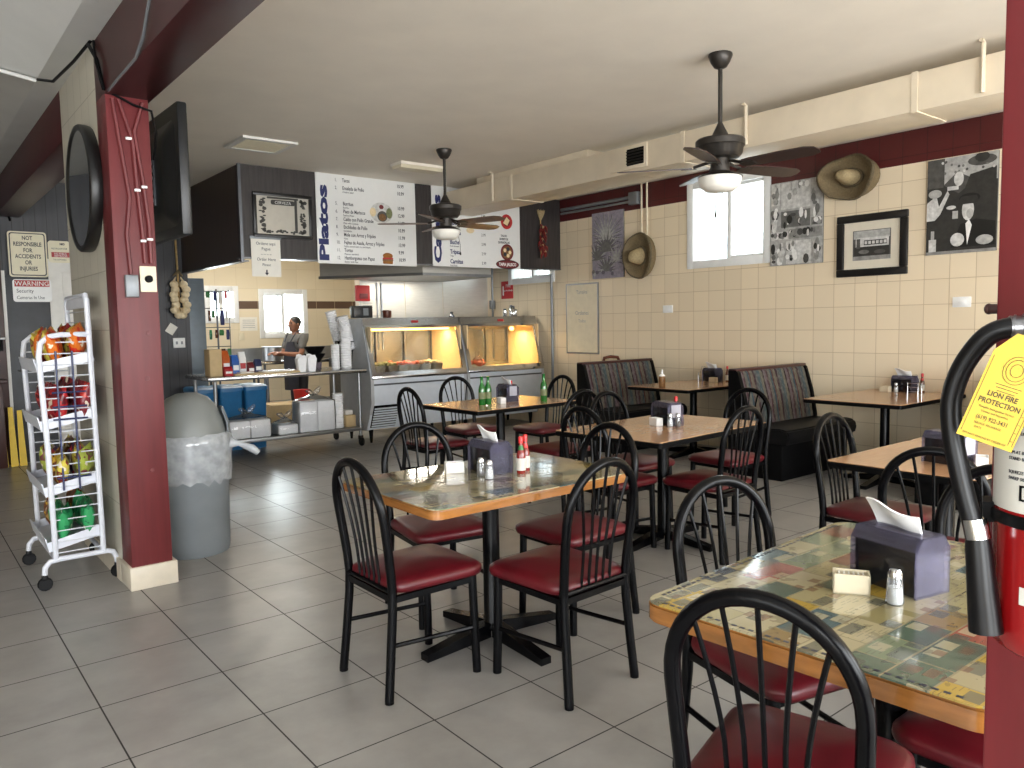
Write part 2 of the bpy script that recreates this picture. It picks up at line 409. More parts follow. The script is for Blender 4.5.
def thing(name, label, cat, loc=(0, 0, 0), rz=0, group=None):
    o = bpy.data.objects.new(name, None); C.objects.link(o); o.location = loc; o.rotation_euler = (0, 0, rz); o.empty_display_size = .1
    return tag(o, label, cat, group)
def struct(name, bm, m, parent=None, label=None):
    o = obj(name, bm, m, parent)
    if not parent: o['kind'] = 'structure'
    if label: o['label'] = label
    return o
def dup(root, loc, rz, label, group=None, name=None):
    r = root.copy(); C.objects.link(r); r.location = loc; r.rotation_euler = (0, 0, rz); r['label'] = label
    if group: r['group'] = group
    for ch in list(root.children):
        c = ch.copy(); C.objects.link(c); c.parent = r
        for g in list(ch.children):
            d = g.copy(); C.objects.link(d); d.parent = c
    return r
def text(bm, body, size, mtx, sx=1, align='LEFT', depth=.0006, mi=0, bold=0):
    cu = bpy.data.curves.new('t', 'FONT'); cu.body = body; cu.size = size; cu.align_x = align; cu.extrude = depth; cu.offset = bold; cu.resolution_u = 2
    o = bpy.data.objects.new('t', cu); C.objects.link(o)
    dg = bpy.context.evaluated_depsgraph_get()
    me = bpy.data.meshes.new_from_object(o.evaluated_get(dg), depsgraph=dg)
    me.transform(mtx @ Matrix.Diagonal((sx, 1, 1, 1)))
    n0 = len(bm.faces); bm.from_mesh(me); bm.faces.ensure_lookup_table()
    for f in bm.faces[n0:]: f.material_index = mi
    bpy.data.objects.remove(o); bpy.data.curves.remove(cu); bpy.data.meshes.remove(me)
    return bm
def T(x, y, z=0): return Matrix.Translation((x, y, z))
def ellipse(w, h, n=20, cx=0, cy=0): return [(cx+w/2*math.cos(2*PI*k/n), cy+h/2*math.sin(2*PI*k/n)) for k in range(n)]

# ------------------------------------------------------------------ camera
cam = bpy.data.cameras.new('camera'); co = bpy.data.objects.new('camera', cam); C.objects.link(co)
ri = (.7784105, -.6274927, -.0181674); up = (.0635382, .0499621, .996728); fw = (.6245318, .7770179, -.078765)
co.matrix_world = Matrix(((ri[0], up[0], -fw[0], 0), (ri[1], up[1], -fw[1], 0), (ri[2], up[2], -fw[2], 1.44), (0, 0, 0, 1)))
cam.sensor_width = 36; cam.lens = 773.4/1024*36; cam.clip_start = .03
S.camera = co

# ------------------------------------------------------------------ setting
X0, X1, Y0, YK = -4.2, 7.25, -3.0, 12.5
CE = 3.095
bm = B(); bx(bm, X0-.2, X1+.2, Y0-.2, YK+.2, -.1, 0); struct('floor', bm, 'floor_tile')
bm = B(); bx(bm, .97, X1+.2, Y0-.2, YK+.2, CE, CE+.12); struct('ceiling', bm, 'ceiling_paint')
# right wall with two openings
def wall_with_holes(name, m, along, pos, th, a0, a1, z0, z1, holes):
    """along 'y': wall in plane x=pos .. pos+th ; along 'x': plane y=pos .. pos+th"""
    bm = B()
    def seg(u0, u1, w0, w1):
        if u1-u0 < 1e-4 or w1-w0 < 1e-4: return
        if along == 'y': bx(bm, pos, pos+th, u0, u1, w0, w1)
        else: bx(bm, u0, u1, pos, pos+th, w0, w1)
    cur = a0
    for (h0, h1, b0, b1) in sorted(holes):
        seg(cur, h0, z0, z1); seg(h0, h1, z0, b0); seg(h0, h1, b1, z1); cur = h1
    seg(cur, a1, z0, z1)
    return struct(name, bm, m)
W1 = (4.69, 5.71, 2.05, 2.97); W2 = (8.06, 9.02, 2.03, 2.97)
wall_with_holes('wall_right', 'wall_tile', 'y', X1, .18, Y0-.2, YK+.2, 0, CE, [W1, W2])
K3 = (4.79, 5.57, 1.29, 2.04); K4 = (3.93, 4.40, 1.55, 2.08)
wall_with_holes('wall_kitchen', 'kitchen_tile', 'x', YK, .18, X0, X1, 0, CE, [K4, K3])
bm = B(); bx(bm, 5.0, X1, 9.46, 9.6, 0, CE); struct('wall_partition', bm, 'duct_paint')
bm = B()
for i, (a, b_) in enumerate(((5.0, 5.69), (5.70, 6.33), (6.34, 7.15))): bx(bm, a, b_, 9.452, 9.46, .9, 2.6)
struct('trim_1', bm, 'steel_bright', None, 'stainless sheet panels behind the serving counter')
# back wall of the left part (grooved dark panelling)
bm = B(); bx(bm, X0, 2.93, 10.0, 10.12, 0, CE); bx(bm, X0-.2, .99, 10.0, 10.12, CE, 4.0); struct('wall_back', bm, 'groove_dark')
bm = B(); bx(bm, X0, 1.02, 9.985, 10.0, 0, .09); struct('baseboard_back', bm, 'white_paint')
# tiled pier between the two rooms, red column in front of it, red beam over both
bm = B(); bx(bm, .97, 1.20, 4.80, 5.85, .12, CE); struct('wall_left', bm, 'pier_tile')
bm = B(); bx(bm, .955, 1.215, 4.80, 5.86, 0, .12); struct('baseboard_left', bm, 'base_tile')
bm = B(); bx(bm, .97, 1.182, 4.58, 4.80, .12, 2.69, .004)
for z, y in ((1.42, 4.58), (1.17, 4.58), (.66, 4.58)): lathe(bm, [(0, -.004), (.014, -.002), (.012, .003)], 10, (0, 0, 0), basis((1, 0, 0), (0, 0, 1), (1.10+.02*(z > 1.3), y, z)))
struct('column', bm, 'column_red')
bm = B(); bx(bm, .955, 1.205, 4.565, 4.80, 0, .13, .006); struct('baseboard_front', bm, 'base_tile')
bm = B(); bx(bm, .97, 1.20, Y0, 4.80, 2.68, 3.02, .004); bx(bm, .97, 1.20, Y0, 10.0, 3.02, 3.16); bx(bm, .97, 1.20, 5.85, 10.0, 2.68, 3.02, .004)
struct('beam', bm, 'dark_red_paint')
bm = B(); bx(bm, .97, 1.20, .11, .338, 0, 2.68, .004); struct('post', bm, 'post_red')
# left room ceiling : level strip then folded sloping faces
bm = B(); bx(bm, .82, .97, Y0-.2, 10.0, 3.0, 3.06)
struct('trim_2', bm, 'left_ceiling', None, 'pale level ceiling strip beside the red beam')
bm = B()
E_ = [(.82, Y0-.2, 3.0), (.82, .6, 3.0), (.82, 2.4, 3.0), (.82, 5.64, 3.0), (.82, 8.6, 3.0), (.82, 10, 3.0)]
L_ = [(-1.2, Y0-.2, 3.5), (-1.2, .2, 3.15), (-1.2, 2.6, 3.3), (-.2, 4.3, 3.5), (-1.2, 5.35, 3.2), (-1.0, 6.6, 3.75), (-1.2, 10, 3.5)]
ev = [bm.verts.new(p) for p in E_]; lv = [bm.verts.new(p) for p in L_]; fv = [bm.verts.new((X0-.1, p[1], 3.2)) for p in L_]
for a, b_, c in ((ev[0], ev[1], lv[0]), (ev[1], lv[1], lv[0]), (ev[1], ev[2], lv[1]), (ev[2], lv[2], lv[1]), (ev[2], ev[3], lv[3]), (ev[2], lv[3], lv[2]),
               (ev[3], lv[4], lv[3]), (ev[3], lv[5], lv[4]), (ev[3], ev[4], lv[5]), (ev[4], lv[6], lv[5]), (ev[4], ev[5], lv[6])): bm.faces.new((a, b_, c))
bm.faces.new((lv[2], lv[3], lv[4]))
for i in range(6):
    if i in (2, 3): continue
    bm.faces.new((lv[i], lv[i+1], fv[i+1], fv[i]))
bm.faces.new((lv[2], lv[4], fv[4], fv[2]))
g = bmesh.ops.extrude_face_region(bm, geom=bm.faces[:])
bmesh.ops.translate(bm, vec=(0, 0, .05), verts=[v for v in g['geom'] if isinstance(v, bmesh.types.BMVert)])
struct('ceiling_left', bm, 'left_ceiling')
# walls behind and left of the camera with daylight openings
wall_with_holes('wall_front', 'duct_paint', 'x', Y0-.2, .2, X0-.2, X1+.2, 0, 3.7, [(-3.4, -.4, .5, 2.5), (.4, 3.2, .5, 2.5), (4.0, 6.8, .9, 2.5)])
wall_with_holes('wall_west', 'duct_paint', 'y', X0-.2, .2, Y0, 10, 0, 3.7, [(-2.2, 1.2, .5, 2.3)])
# header over the serving counter
bm = B(); bx(bm, 2.87, X1, 7.91, 8.03, 2.16, CE)
struct('wall_header', bm, 'dark_panel')
bm = B(); bx(bm, 2.87, 2.93, 8.03, 10.0, 2.13, CE); struct('wall_return', bm, 'dark_panel_gloss')
bm = B(); bx(bm, 2.85, 2.88, 7.90, 7.93, 2.11, CE); bx(bm, 2.85, X1, 7.9, 8.04, 2.15, 2.162); bx(bm, 2.85, 2.94, 7.93, 10, 2.118, 2.13)
struct('trim_3', bm, 'steel_dark', None, 'thin metal edging under the dark header')
# windows
def window(name, along, pos, h, parts, frame='white_frame', th=.05):
    a0, a1, z0, z1 = h
    root = bpy.data.objects.new(name, None); C.objects.link(root); root['kind'] = 'structure'
    def q(bm, u0, u1, w0, w1, p0, p1):
        if along == 'y': bx(bm, p0, p1, u0, u1, w0, w1, .004)
        else: bx(bm, u0, u1, p0, p1, w0, w1, .004)
    bm = B(); f = .055
    q(bm, a0-.03, a0+f, z0-.03, z1+.03, pos-.015, pos+.12); q(bm, a1-f, a1+.03, z0-.03, z1+.03, pos-.015, pos+.12)
    q(bm, a0+f, a1-f, z0-.03, z0+f, pos-.015, pos+.12); q(bm, a0+f, a1-f, z1-f, z1+.03, pos-.015, pos+.12)
    struct('window_frame', bm, frame, root)
    c = (a0+a1)/2
    bm = B(); q(bm, c-.025, c+.025, z0+f, z1-f, pos+.03, pos+.09)
    q(bm, a0+f, c-.025, z0+f, z0+f+.03, pos+.03, pos+.07); q(bm, a0+f, c-.025, z1-f-.03, z1-f, pos+.03, pos+.07)
    struct('sash', bm, frame, root)
    bm = B(); q(bm, a0+f, a1-f, z0+f, z1-f, pos+.075, pos+.08); struct('pane', bm, 'glass', root)
    if parts:
        bm = B()
        for k in range(1, parts):
            u = a0+f+(a1-a0-2*f)*k/parts
            if along == 'y': tube(bm, [(pos+.26, u, z0-.1), (pos+.26, u, z1+.1)], .009, 6)
            else: tube(bm, [(u, pos+.26, z0-.1), (u, pos+.26, z1+.1)], .009, 6)
        struct('security_bars', bm, 'white_paint', root)
    return root
window('window_1', 'y', X1, W1, 9); window('window_2', 'y', X1, W2, 8)
window('window_3', 'x', YK, K3, 4); window('window_4', 'x', YK, K4, 0)
# neighbouring building seen through the side window
bm = B(); bx(bm, 11.5, 12, 3.5, 12, 0, 2.75); bx(bm, 11.4, 12.1, 3.4, 12.1, 2.75, 2.86)
struct('exterior_wall', bm, 'outside_wall')

# door in the far left wall
dr = bpy.data.objects.new('door_1', None); C.objects.link(dr); dr['kind'] = 'structure'
bm = B(); bx(bm, 1.02, 1.43, 9.95, 10.0, 0, 2.06, .004); obj('door_leaf', bm, 'door_slate', dr)
bm = B(); bx(bm, 1.43, 1.68, 9.94, 10.0, 0, 2.24, .004); bx(bm, 1.56, 1.66, 9.93, 9.95, .1, 2.1, .004); bx(bm, .985, 1.02, 9.94, 10, 0, 2.1)
obj('door_frame', bm, 'white_paint', dr)
bm = B(); tube(bm, [(1.09, 9.95, 1.02), (1.09, 9.9, 1.02), (1.16, 9.89, 1.02)], .01, 6); obj('door_handle', bm, 'steel', dr)
bm = B(); bx(bm, .74, .985, 9.9, 10.0, 0, 2.7, .004); struct('trim_4', bm, 'booth_trim', None, 'dark brown post left of the slate door')

# ------------------------------------------------------------------ dining chairs
def cushion(bm, wf, wb, d, z0, z1, crown=.012):
    def ring(inset, z, r=.06):
        pts = rrect(1, 1, .16, 5)
        o = []
        for x, y in pts:
            w = (wb+(wf-wb)*(y+.5))-2*inset
            o.append((x*w, y*(d-2*inset), z))
        return o
    h = z1-z0
    loft(bm, [ring(.03, z0), ring(.006, z0+.006), ring(0, z0+h*.35), ring(.002, z0+h*.65), ring(.018, z1-.008), ring(.05, z1-.001), ring(.11, z1+crown*.7), ring(.17, z1+crown)])
    return bm
def dining_chair(label, loc, rz):
    t = thing('dining_chair', label, 'chair', loc, rz)
    r = .0182
    bm = B(); cushion(bm, .43, .395, .435, .41, .468, .016); o = obj('seat', bm, 'red_vinyl', t, 60); o.location = (0, .032, 0)
    # bow back: two rear legs run up into a balloon arch, spindles fan from the rail
    P = []
    n = 22
    for i in range(n+1):
        a = PI*i/n
        x = .188*math.cos(a); z = .70+.212*max(0, math.sin(a))**.92
        P.append((x, z))
    side = [(.176, .42), (.178, .5), (.184, .6)]
    pts = [(x, z) for x, z in side]+P+[(-x, z) for x, z in side[::-1]]
    yb = lambda z: -.183-.072*max(0, (z-.42)/.51)**1.3
    bm = B(); tube(bm, [(x, yb(z), z) for x, z in pts], r, 10); obj('back_arch', bm, 'black_metal', t, 60)
    for s in (-1, 1):
        bm = B(); tube(bm, [(s*.176, -.183, .43), (s*.177, -.186, .34), (s*.183, -.203, .16), (s*.19, -.218, .012)], r, 10); lathe(bm, [(.018, 0), (.018, .014)], 10, (s*.19, -.218, 0)); obj('leg', bm, 'black_metal', t, 60)
    for s in (-1, 1):
        bm = B(); tube(bm, [(s*.178, .19, .41), (s*.18, .195, .2), (s*.184, .2, .012)], r, 10); lathe(bm, [(.018, 0), (.018, .014)], 10, (s*.184, .2, 0)); obj('leg', bm, 'black_metal', t, 60)
    bm = B(); bx(bm, -.176, .176, -.195, -.171, .385, .41); bx(bm, -.178, .178, .175, .2, .385, .405)
    for s in (-1, 1): bx(bm, s*.177-.011, s*.177+.011, -.18, .19, .382, .406)
    obj('seat_frame', bm, 'black_metal', t)
    for s in (-1, 1):
        bm = B(); tube(bm, [(s*.181, -.197, .215), (s*.181, .195, .19)], .0095, 8); obj('stretcher', bm, 'black_metal', t)
    bm = B(); tube(bm, [(-.176, -.19, .425), (.176, -.19, .425)], .009, 8); obj('back_rail', bm, 'black_metal', t)
    for k in range(5):
        u = (k-2)
        xb = u*.040; at = PI/2-u*.40
        xt = .188*math.cos(at); zt = .70+.212*math.sin(at)**.92
        q = []
        for i in range(9):
            f = i/8; z = .428+(zt-.428)*f
            g_ = max(0, (f-.30)/.70); x = xb+(xt-xb)*(g_**1.45)
            q.append((x, yb(z), z))
        bm = B(); tube(bm, q, .006, 6); obj('spindle', bm, 'black_metal', t)
    return t
CH = dining_chair('black bow-back chair at the left end of the whole card-topped table', (1.62, 2.715, 0), -PI/2)
G = 'black bow-back dining chairs'
CH['group'] = G
def chair(x, y, deg, label): return dup(CH, (x, y, 0), R(deg), label, G)
# rotation: 0 faces +y, 180 faces -y, -90 faces +x, 90 faces -x
chair(2.10, 3.235, 172, 'black bow-back chair on the far side of the card-topped table, behind its napkin box')
chair(2.07, 2.275, 3, 'black bow-back chair seen from behind, on the near side of the card-topped table')
chair(2.575, 2.72, 90, 'black bow-back chair at the right end of the whole card-topped table')
chair(2.03, 1.285, 166, 'black bow-back chair across the closest table, rising behind its shiny left edge')
chair(1.49, .89, -75, 'closest black bow-back chair, its arched back filling the bottom of the photo')
chair(2.02, .60, 0, 'black chair with only its red seat showing, beside the right red post')
chair(2.68, .98, 90, 'black bow-back chair at the far end of the closest table, behind the extinguisher hose')
chair(3.92, 1.90, 180, 'slim-looking black bow-back chair left of the extinguisher hose, by the wall booth')
chair(3.39, 1.36, -76, 'black bow-back chair directly behind the closest napkin box, at the half-hidden laminate table')
chair(3.51, 3.39, -90, 'black bow-back chair at the left end of the middle laminate table')
chair(4.10, 3.74, 180, 'black bow-back chair behind the middle laminate table, in front of the farther booth')
chair(3.93, 2.925, 0, 'black bow-back chair seen from behind, on the near side of the middle laminate table')
chair(4.72, 3.36, 90, 'black bow-back chair at the right end of the middle laminate table')
chair(3.56, 5.50, -90, 'black bow-back chair at the left end of the green-bottle table')
chair(4.31, 6.02, 178, 'black bow-back chair between the green-bottle table and the food cases')
chair(4.83, 5.53, 90, 'black bow-back chair at the right end of the green-bottle table')
chair(4.10, 4.48, 0, 'black bow-back chair seen from behind, on the near side of the green-bottle table')

# ------------------------------------------------------------------ tables
def table(name, label, loc, w, d, top, edge, h=.755, th=.042, rad=.05, rz=0, wall=False, dash=False):
    t = thing(name, label, 'table', loc, rz)
    bm = B(); prism(bm, rrect(w, d, rad, 6), .004, T(0, 0, h-.004)); 
    o = obj('tabletop', bm, top, t)
    bm = B(); prism(bm, rrect(w+.004, d+.004, rad, 6), th-.003, T(0, 0, h-th))
    bmesh.ops.bevel(bm, geom=[e for e in bm.edges if abs(e.verts[0].co.z-e.verts[1].co.z) < 1e-6], offset=.006, segments=2, affect='EDGES')
    obj('edge_band', bm, edge, t)
    if dash:
        s = .018
        for (ax, L, off, sg) in ((0, w, d, 1), (0, w, d, -1), (1, d, w, 1), (1, d, w, -1)):
            bm = B(); k = -L/2+.06
            while k < L/2-.06:
                if ax == 0: bx(bm, k, k+.012, sg*(off/2-s)-.004, sg*(off/2-s)+.004, h-.0005, h+.0006)
                else: bx(bm, sg*(off/2-s)-.004, sg*(off/2-s)+.004, k, k+.012, h-.0005, h+.0006)
                k += .021
            obj('dashed_border', bm, 'ink_dark', t)
    bm = B(); lathe(bm, [(.05, .06), (.039, .075), (.038, h-th-.02)], 16); obj('pedestal', bm, 'black_metal', t)
    bm = B(); bx(bm, -.2, .2, -.2, .2, h-th-.02, h-th-.001); bx(bm, -.3, .3, -.03, .03, h-th-.022, h-th-.002); obj('mounting_plate', bm, 'black_metal', t)
    f = .37
    for k in range(4):
        bm = B(); m = Matrix.Rotation(k*PI/2, 4, 'Z')
        pr = [(.03, .02), (f, .0), (f, .03), (.05, .085), (.03, .085)]
        prism(bm, pr, .055, m @ basis((1, 0, 0), (0, 0, 1), (0, .0275, 0)))
        lathe(bm, [(.02, 0), (.02, .022)], 8, tuple(m @ Vector((f-.03, 0, 0)))); obj('foot', bm, 'black_metal', t)
    return t
TH = .755
table('dining_table', 'card-topped dining table with honey wood edge, the whole one in the middle of the floor', (2.075, 2.755, 0), 1.10, .77, 'cards_a', 'wood_edge', TH)
table('dining_table', 'card-topped dining table with a dashed border, closest to the camera beside the right red post', (1.955, .895, 0), 1.06, .775, 'cards_b', 'wood_edge', TH, .05, .05, R(3), dash=True)
table('dining_table', 'plain wood-laminate dining table in the middle of the room, a napkin box on it', (3.885, 3.275, 0), 1.18, .82, 'wood_laminate', 'black_plain', TH, .036, .02, R(4))
table('dining_table', 'wood-laminate dining table with the green bottles, in front of the food cases', (4.10, 5.27, 0), 1.11, .78, 'wood_laminate', 'black_plain', TH, .036, .02, R(2))
table('dining_table', 'wood-laminate dining table partly hidden by the extinguisher hose', (4.0, 1.585, 0), 1.05, .68, 'wood_laminate', 'black_plain', TH, .036, .02)
table('booth_table', 'wood-laminate booth table against the tiled wall between the two booths', (6.64, 5.18, 0), 1.20, .80, 'wood_laminate', 'black_plain', TH, .036, .02)
table('booth_table', 'wood-laminate booth table against the tiled wall, right of both striped booths', (6.63, 3.14, 0), 1.22, .82, 'wood_laminate', 'black_plain', TH, .036, .02)

# ------------------------------------------------------------------ booths
def booth(label, loc, rz, L=1.18):
    t = thing('booth', label, 'booth seat', loc, rz)   # faces -y, origin at floor under seat front centre
    h = L/2
    bm = B(); bx(bm, -h+.03, h-.02, .08, .58, 0, .33, .008); obj('base', bm, 'black_plain', t)
    bm = B()
    prof = [(0, .36), (.015, .33), (.5, .33), (.5, .45), (.08, .47), (.02, .455), (-.005, .41)]
    prism(bm, prof, L, basis((0, 1, 0), (0, 0, 1), (-h, 0, 0)))
    bmesh.ops.bevel(bm, geom=bm.edges[:], offset=.012, segments=2, affect='EDGES'); obj('seat_cushion', bm, 'black_rubber', t, 50)
    prof = [(.43, .46), (.47, .70), (.535, .93), (.55, .955), (.575, .955), (.58, .46)]
    bm = B(); prism(bm, prof, L-.08, basis((0, 1, 0), (0, 0, 1), (-h+.05, 0, 0))); obj('back_cushion', bm, 'booth_fabric', t, 50)
    prof = [(.40, .33), (.41, .5), (.45, .72), (.52, .95), (.545, .97), (.62, .97), (.62, .0), (.56, .0)]
    bm = B(); prism(bm, prof, .045, basis((0, 1, 0), (0, 0, 1), (-h, 0, 0))); obj('side_panel', bm, 'black_plain', t)
    bm = B(); prism(bm, prof, .03, basis((0, 1, 0), (0, 0, 1), (h-.03, 0, 0))); obj('side_panel', bm, 'black_plain', t)
    bm = B(); bx(bm, -h, h, .535, .62, .957, .982, .006); obj('top_trim', bm, 'booth_trim', t)
    bm = B(); bx(bm, -h+.045, h-.03, .582, .615, 0, .957); obj('back_panel', bm, 'black_plain', t)
    return t
b1 = booth('striped fabric booth farther along the tiled wall, below the whiteboard', (6.61, 5.70, 0), 0)
dup(b1, (6.61, 3.68, 0), 0, 'striped fabric booth nearer the camera, below the window')
dup(b1, (6.64, 2.72, 0), PI, 'dark booth on the near side of the wall table, mostly behind the extinguisher hose')
t = thing('high_chair', 'small brown wooden high chair peeking over the farther booth', 'high chair', (7.02, 6.62, 0))
for s in (-1, 1):
    for q in (-1, 1):
        bm = B(); tube(bm, [(s*.18, q*.17, 0), (s*.14, q*.13, .55), (s*.135, q*.12, .93 if q > 0 else .74)], .014, 8); obj('leg', bm, 'rust_frame', t)
bm = B(); bx(bm, -.15, .15, -.14, .14, .5, .53, .006); obj('seat', bm, 'rust_frame', t)
bm = B(); tube(bm, [(-.15, .12, .92), (-.12, .13, .985), (0, .14, .998), (.12, .13, .985), (.15, .12, .92)], .02, 8); obj('back_rail', bm, 'rust_frame', t)
bm = B()
for s in (-1, 1): tube(bm, [(s*.14, .12, .72), (s*.15, -.15, .74)], .014, 8)
tube(bm, [(-.15, -.15, .74), (.15, -.15, .74)], .014, 8); obj('arm_rail', bm, 'rust_frame', t)

# ------------------------------------------------------------------ table-top things
def napkin_dispenser(label, loc, rz, sheet=True, ad=True):
    """front faces local -x"""
    t = thing('napkin_dispenser', label, 'napkin dispenser', loc, rz)
    w, d, h = .19, .125, .145
    bm = B(); bx(bm, -d/2+.008, d/2-.008, -w/2+.008, w/2-.008, 0, h-.012, .004); obj('napkin_holder', bm, 'dispenser_dark', t)
    bm = B()
    prof = [(-d/2, 0), (-d/2, h-.03), (-d/2+.022, h), (d/2-.022, h), (d/2, h-.03), (d/2, 0)]
    inn = [(x*.94, z*.975) for x, z in prof]
    bm.free()
    for y in (-w/2, w/2-.006): bm = B(); prism(bm, prof, .006, basis((1, 0, 0), (0, 0, 1), (0, y+.006, 0))); obj('side_panel', bm, 'clear_plastic', t)
    bm = B()
    for i in (1, 2, 3):
        a, b_ = prof[i], prof[i+1]
        c = ((a[0]+b_[0])/2, 0, (a[1]+b_[1])/2); L = math.hypot(b_[0]-a[0], b_[1]-a[1]); ang = math.atan2(b_[1]-a[1], b_[0]-a[0])
        box(bm, c, (L, w-.012, .005), Matrix.Rotation(-ang, 3, 'Y'))
    obj('cover', bm, 'clear_plastic', t)
    if ad:
        bm = B(); bx(bm, -.035, .04, -w/2-.0012, -w/2-.0002, .05, h-.012); obj('ad_card', bm, 'paper_print', t)
    if sheet:
        bm = B(); n = 7; rows = []
        for i in range(n+1):
            f = i/n; row = []
            for j in range(n+1):
                g_ = j/n; y = (.068+.026*f)*(1-g_)+(-.062+.004*f)*g_
                row.append((.012-.03*f+.010*math.sin(g_*5+f*2), y, h-.010+f*(.074-.020*g_+.006*math.sin(g_*6))))
            rows.append(row)
        q = [[bm.verts.new(p) for p in r_] for r_ in rows]
        for i in range(n):
            for j in range(n): bm.faces.new((q[i][j], q[i][j+1], q[i+1][j+1], q[i+1][j]))
        gg = bmesh.ops.extrude_face_region(bm, geom=bm.faces[:]); bmesh.ops.translate(bm, vec=(.006, 0, .002), verts=[v for v in gg['geom'] if isinstance(v, bmesh.types.BMVert)])
        obj('napkin', bm, 'napkin', t, 70)
    return t
napkin_dispenser('napkin box on the card-topped middle table, white napkin sticking up', (2.14, 2.835, TH), R(-3), ad=False)
napkin_dispenser('large-looking napkin box on the closest table, white napkin leaning out', (1.968, .89, TH), R(-12), ad=False)
napkin_dispenser('napkin box without a raised napkin on the middle laminate table', (3.985, 3.325, TH), R(-14), sheet=False)
napkin_dispenser('napkin box on the table with the green bottles', (4.24, 5.34, TH), R(-8))
napkin_dispenser('bluish napkin box on the half-hidden laminate table behind the hose', (3.80, 1.50, TH), R(-10), sheet=False)
napkin_dispenser('napkin box against the wall on the booth table between the booths', (7.10, 5.28, TH), R(-4), ad=False)
napkin_dispenser('napkin box against the wall on the booth table right of the nearer booth', (7.12, 3.20, TH), R(-4), ad=False)

def caddy(label, loc, rz, m='cream_plastic'):
    t = thing('sweetener_caddy', label, 'packet caddy', loc, rz)
    bm = B(); w, d, h = .085, .05, .05
    bx(bm, -w/2, w/2, -d/2, d/2, 0, .004); bx(bm, -w/2, w/2, -d/2, -d/2+.004, 0, h); bx(bm, -w/2, w/2, d/2-.004, d/2, 0, h)
    bx(bm, -w/2, -w/2+.004, -d/2, d/2, 0, h); bx(bm, w/2-.004, w/2, -d/2, d/2, 0, h); obj('tray', bm, m, t)
    bm = B()
    for k in range(6): box(bm, (-.03+k*.012, 0, .026), (.004, .038, .04), Matrix.Rotation(R(8-3*k), 3, 'Y'))
    obj('packets', bm, 'paper', t)
    return t
caddy('white packet box beside the napkin box on the card-topped middle table', (2.0, 2.925, TH), R(-25), 'white_plastic')
caddy('cream packet box beside the napkin box on the closest table', (1.835, .945, TH), R(-60))
caddy('white packet box on the middle laminate table', (3.88, 3.33, TH), R(75), 'white_plastic')
caddy('white packet box among the green bottles', (4.06, 5.20, TH), R(75), 'white_plastic')
caddy('white packet box on the half-hidden laminate table behind the hose', (3.80, 1.36, TH), R(20), 'white_plastic')
caddy('white packet box on the booth table between the booths', (7.01, 5.20, TH), R(90), 'cream_plastic')
caddy('white packet box on the booth table right of the nearer booth', (7.03, 3.33, TH), R(80), 'cream_plastic')

def shaker(label, loc, m, cap='chrome'):
    t = thing('shaker', label, 'shaker', loc)
    bm = B(); lathe(bm, [(.019, 0), (.021, .006), (.019, .03), (.017, .06), (.015, .066)], 12); obj('glass_body', bm, 'shaker_glass', t)
    bm = B(); lathe(bm, [(.0165, .003), (.0175, .008), (.0155, .042)], 12); obj('filling', bm, m, t)
    bm = B(); lathe(bm, [(.0165, .066), (.0165, .076), (.012, .086), (.0, .089)], 12); obj('cap', bm, 'chrome', t)
    return t
shaker('salt shaker in front of the napkin box on the card-topped middle table', (2.025, 2.69, TH), 'salt')
shaker('pepper shaker in front of the napkin box on the card-topped middle table', (2.035, 2.765, TH), 'pepper')
shaker('salt shaker in front of the napkin box on the closest table', (1.83, .835, TH), 'salt')
shaker('salt shaker on the middle laminate table', (3.895, 3.225, TH), 'salt')
shaker('pepper shaker on the middle laminate table', (3.93, 3.19, TH), 'pepper')
shaker('pale shaker beside the packet box on the booth table right of the nearer booth', (7.03, 3.235, TH), 'salt')

def hot_sauce(label, loc, cap='cap_red', lab='label_white', body='sauce_red', neck='cap_green'):
    t = thing('sauce_bottle', label, 'sauce bottle', loc)
    bm = B(); lathe(bm, [(.020, 0), (.021, .005), (.021, .085), (.017, .1), (.010, .118), (.0095, .14)], 14); obj('bottle_body', bm, body, t)
    bm = B(); lathe(bm, [(.0216, .015), (.0216, .07)], 14); obj('paper_label', bm, lab, t)
    bm = B(); lathe(bm, [(.0145, .108), (.0105, .128)], 12); obj('neck_band', bm, neck, t)
    bm = B(); lathe(bm, [(.0112, .138), (.0112, .165), (.009, .169), (0, .169)], 12); obj('cap', bm, cap, t)
    return t
hot_sauce('red-capped hot sauce bottle with green neck band on the whole card-topped table', (2.215, 2.70, TH))
hot_sauce('second hot sauce bottle, just behind the green-banded one', (2.27, 2.735, TH), 'cap_red', 'label_white', 'sauce_red', 'cap_red')
hot_sauce('red-capped sauce bottle behind the napkin box on the middle laminate table', (4.13, 3.37, TH))
hot_sauce('red-capped sauce bottle behind the napkin box on the table with the green bottles', (4.33, 5.40, TH))
hot_sauce('brown sauce bottle at the wall end of the booth table between the booths', (7.15, 5.12, TH), 'cap_red', 'label_white', 'sauce_brown', 'sauce_brown')
hot_sauce('dark sauce bottle at the wall end of the table right of the booths', (7.17, 3.07, TH), 'ink_red', 'label_white', 'sauce_brown', 'ink_red')
t = thing('squeeze_bottle', 'squeeze bottle with white nozzle on the booth table between the booths', 'squeeze bottle', (6.12, 5.17, TH))
bm = B(); lathe(bm, [(.03, 0), (.033, .005), (.033, .1), (.03, .115)], 14); obj('bottle_body', bm, 'food_brown', t)
bm = B(); lathe(bm, [(.031, .115), (.03, .125), (.012, .14), (.006, .185), (0, .186)], 14); obj('nozzle', bm, 'white_plastic', t)
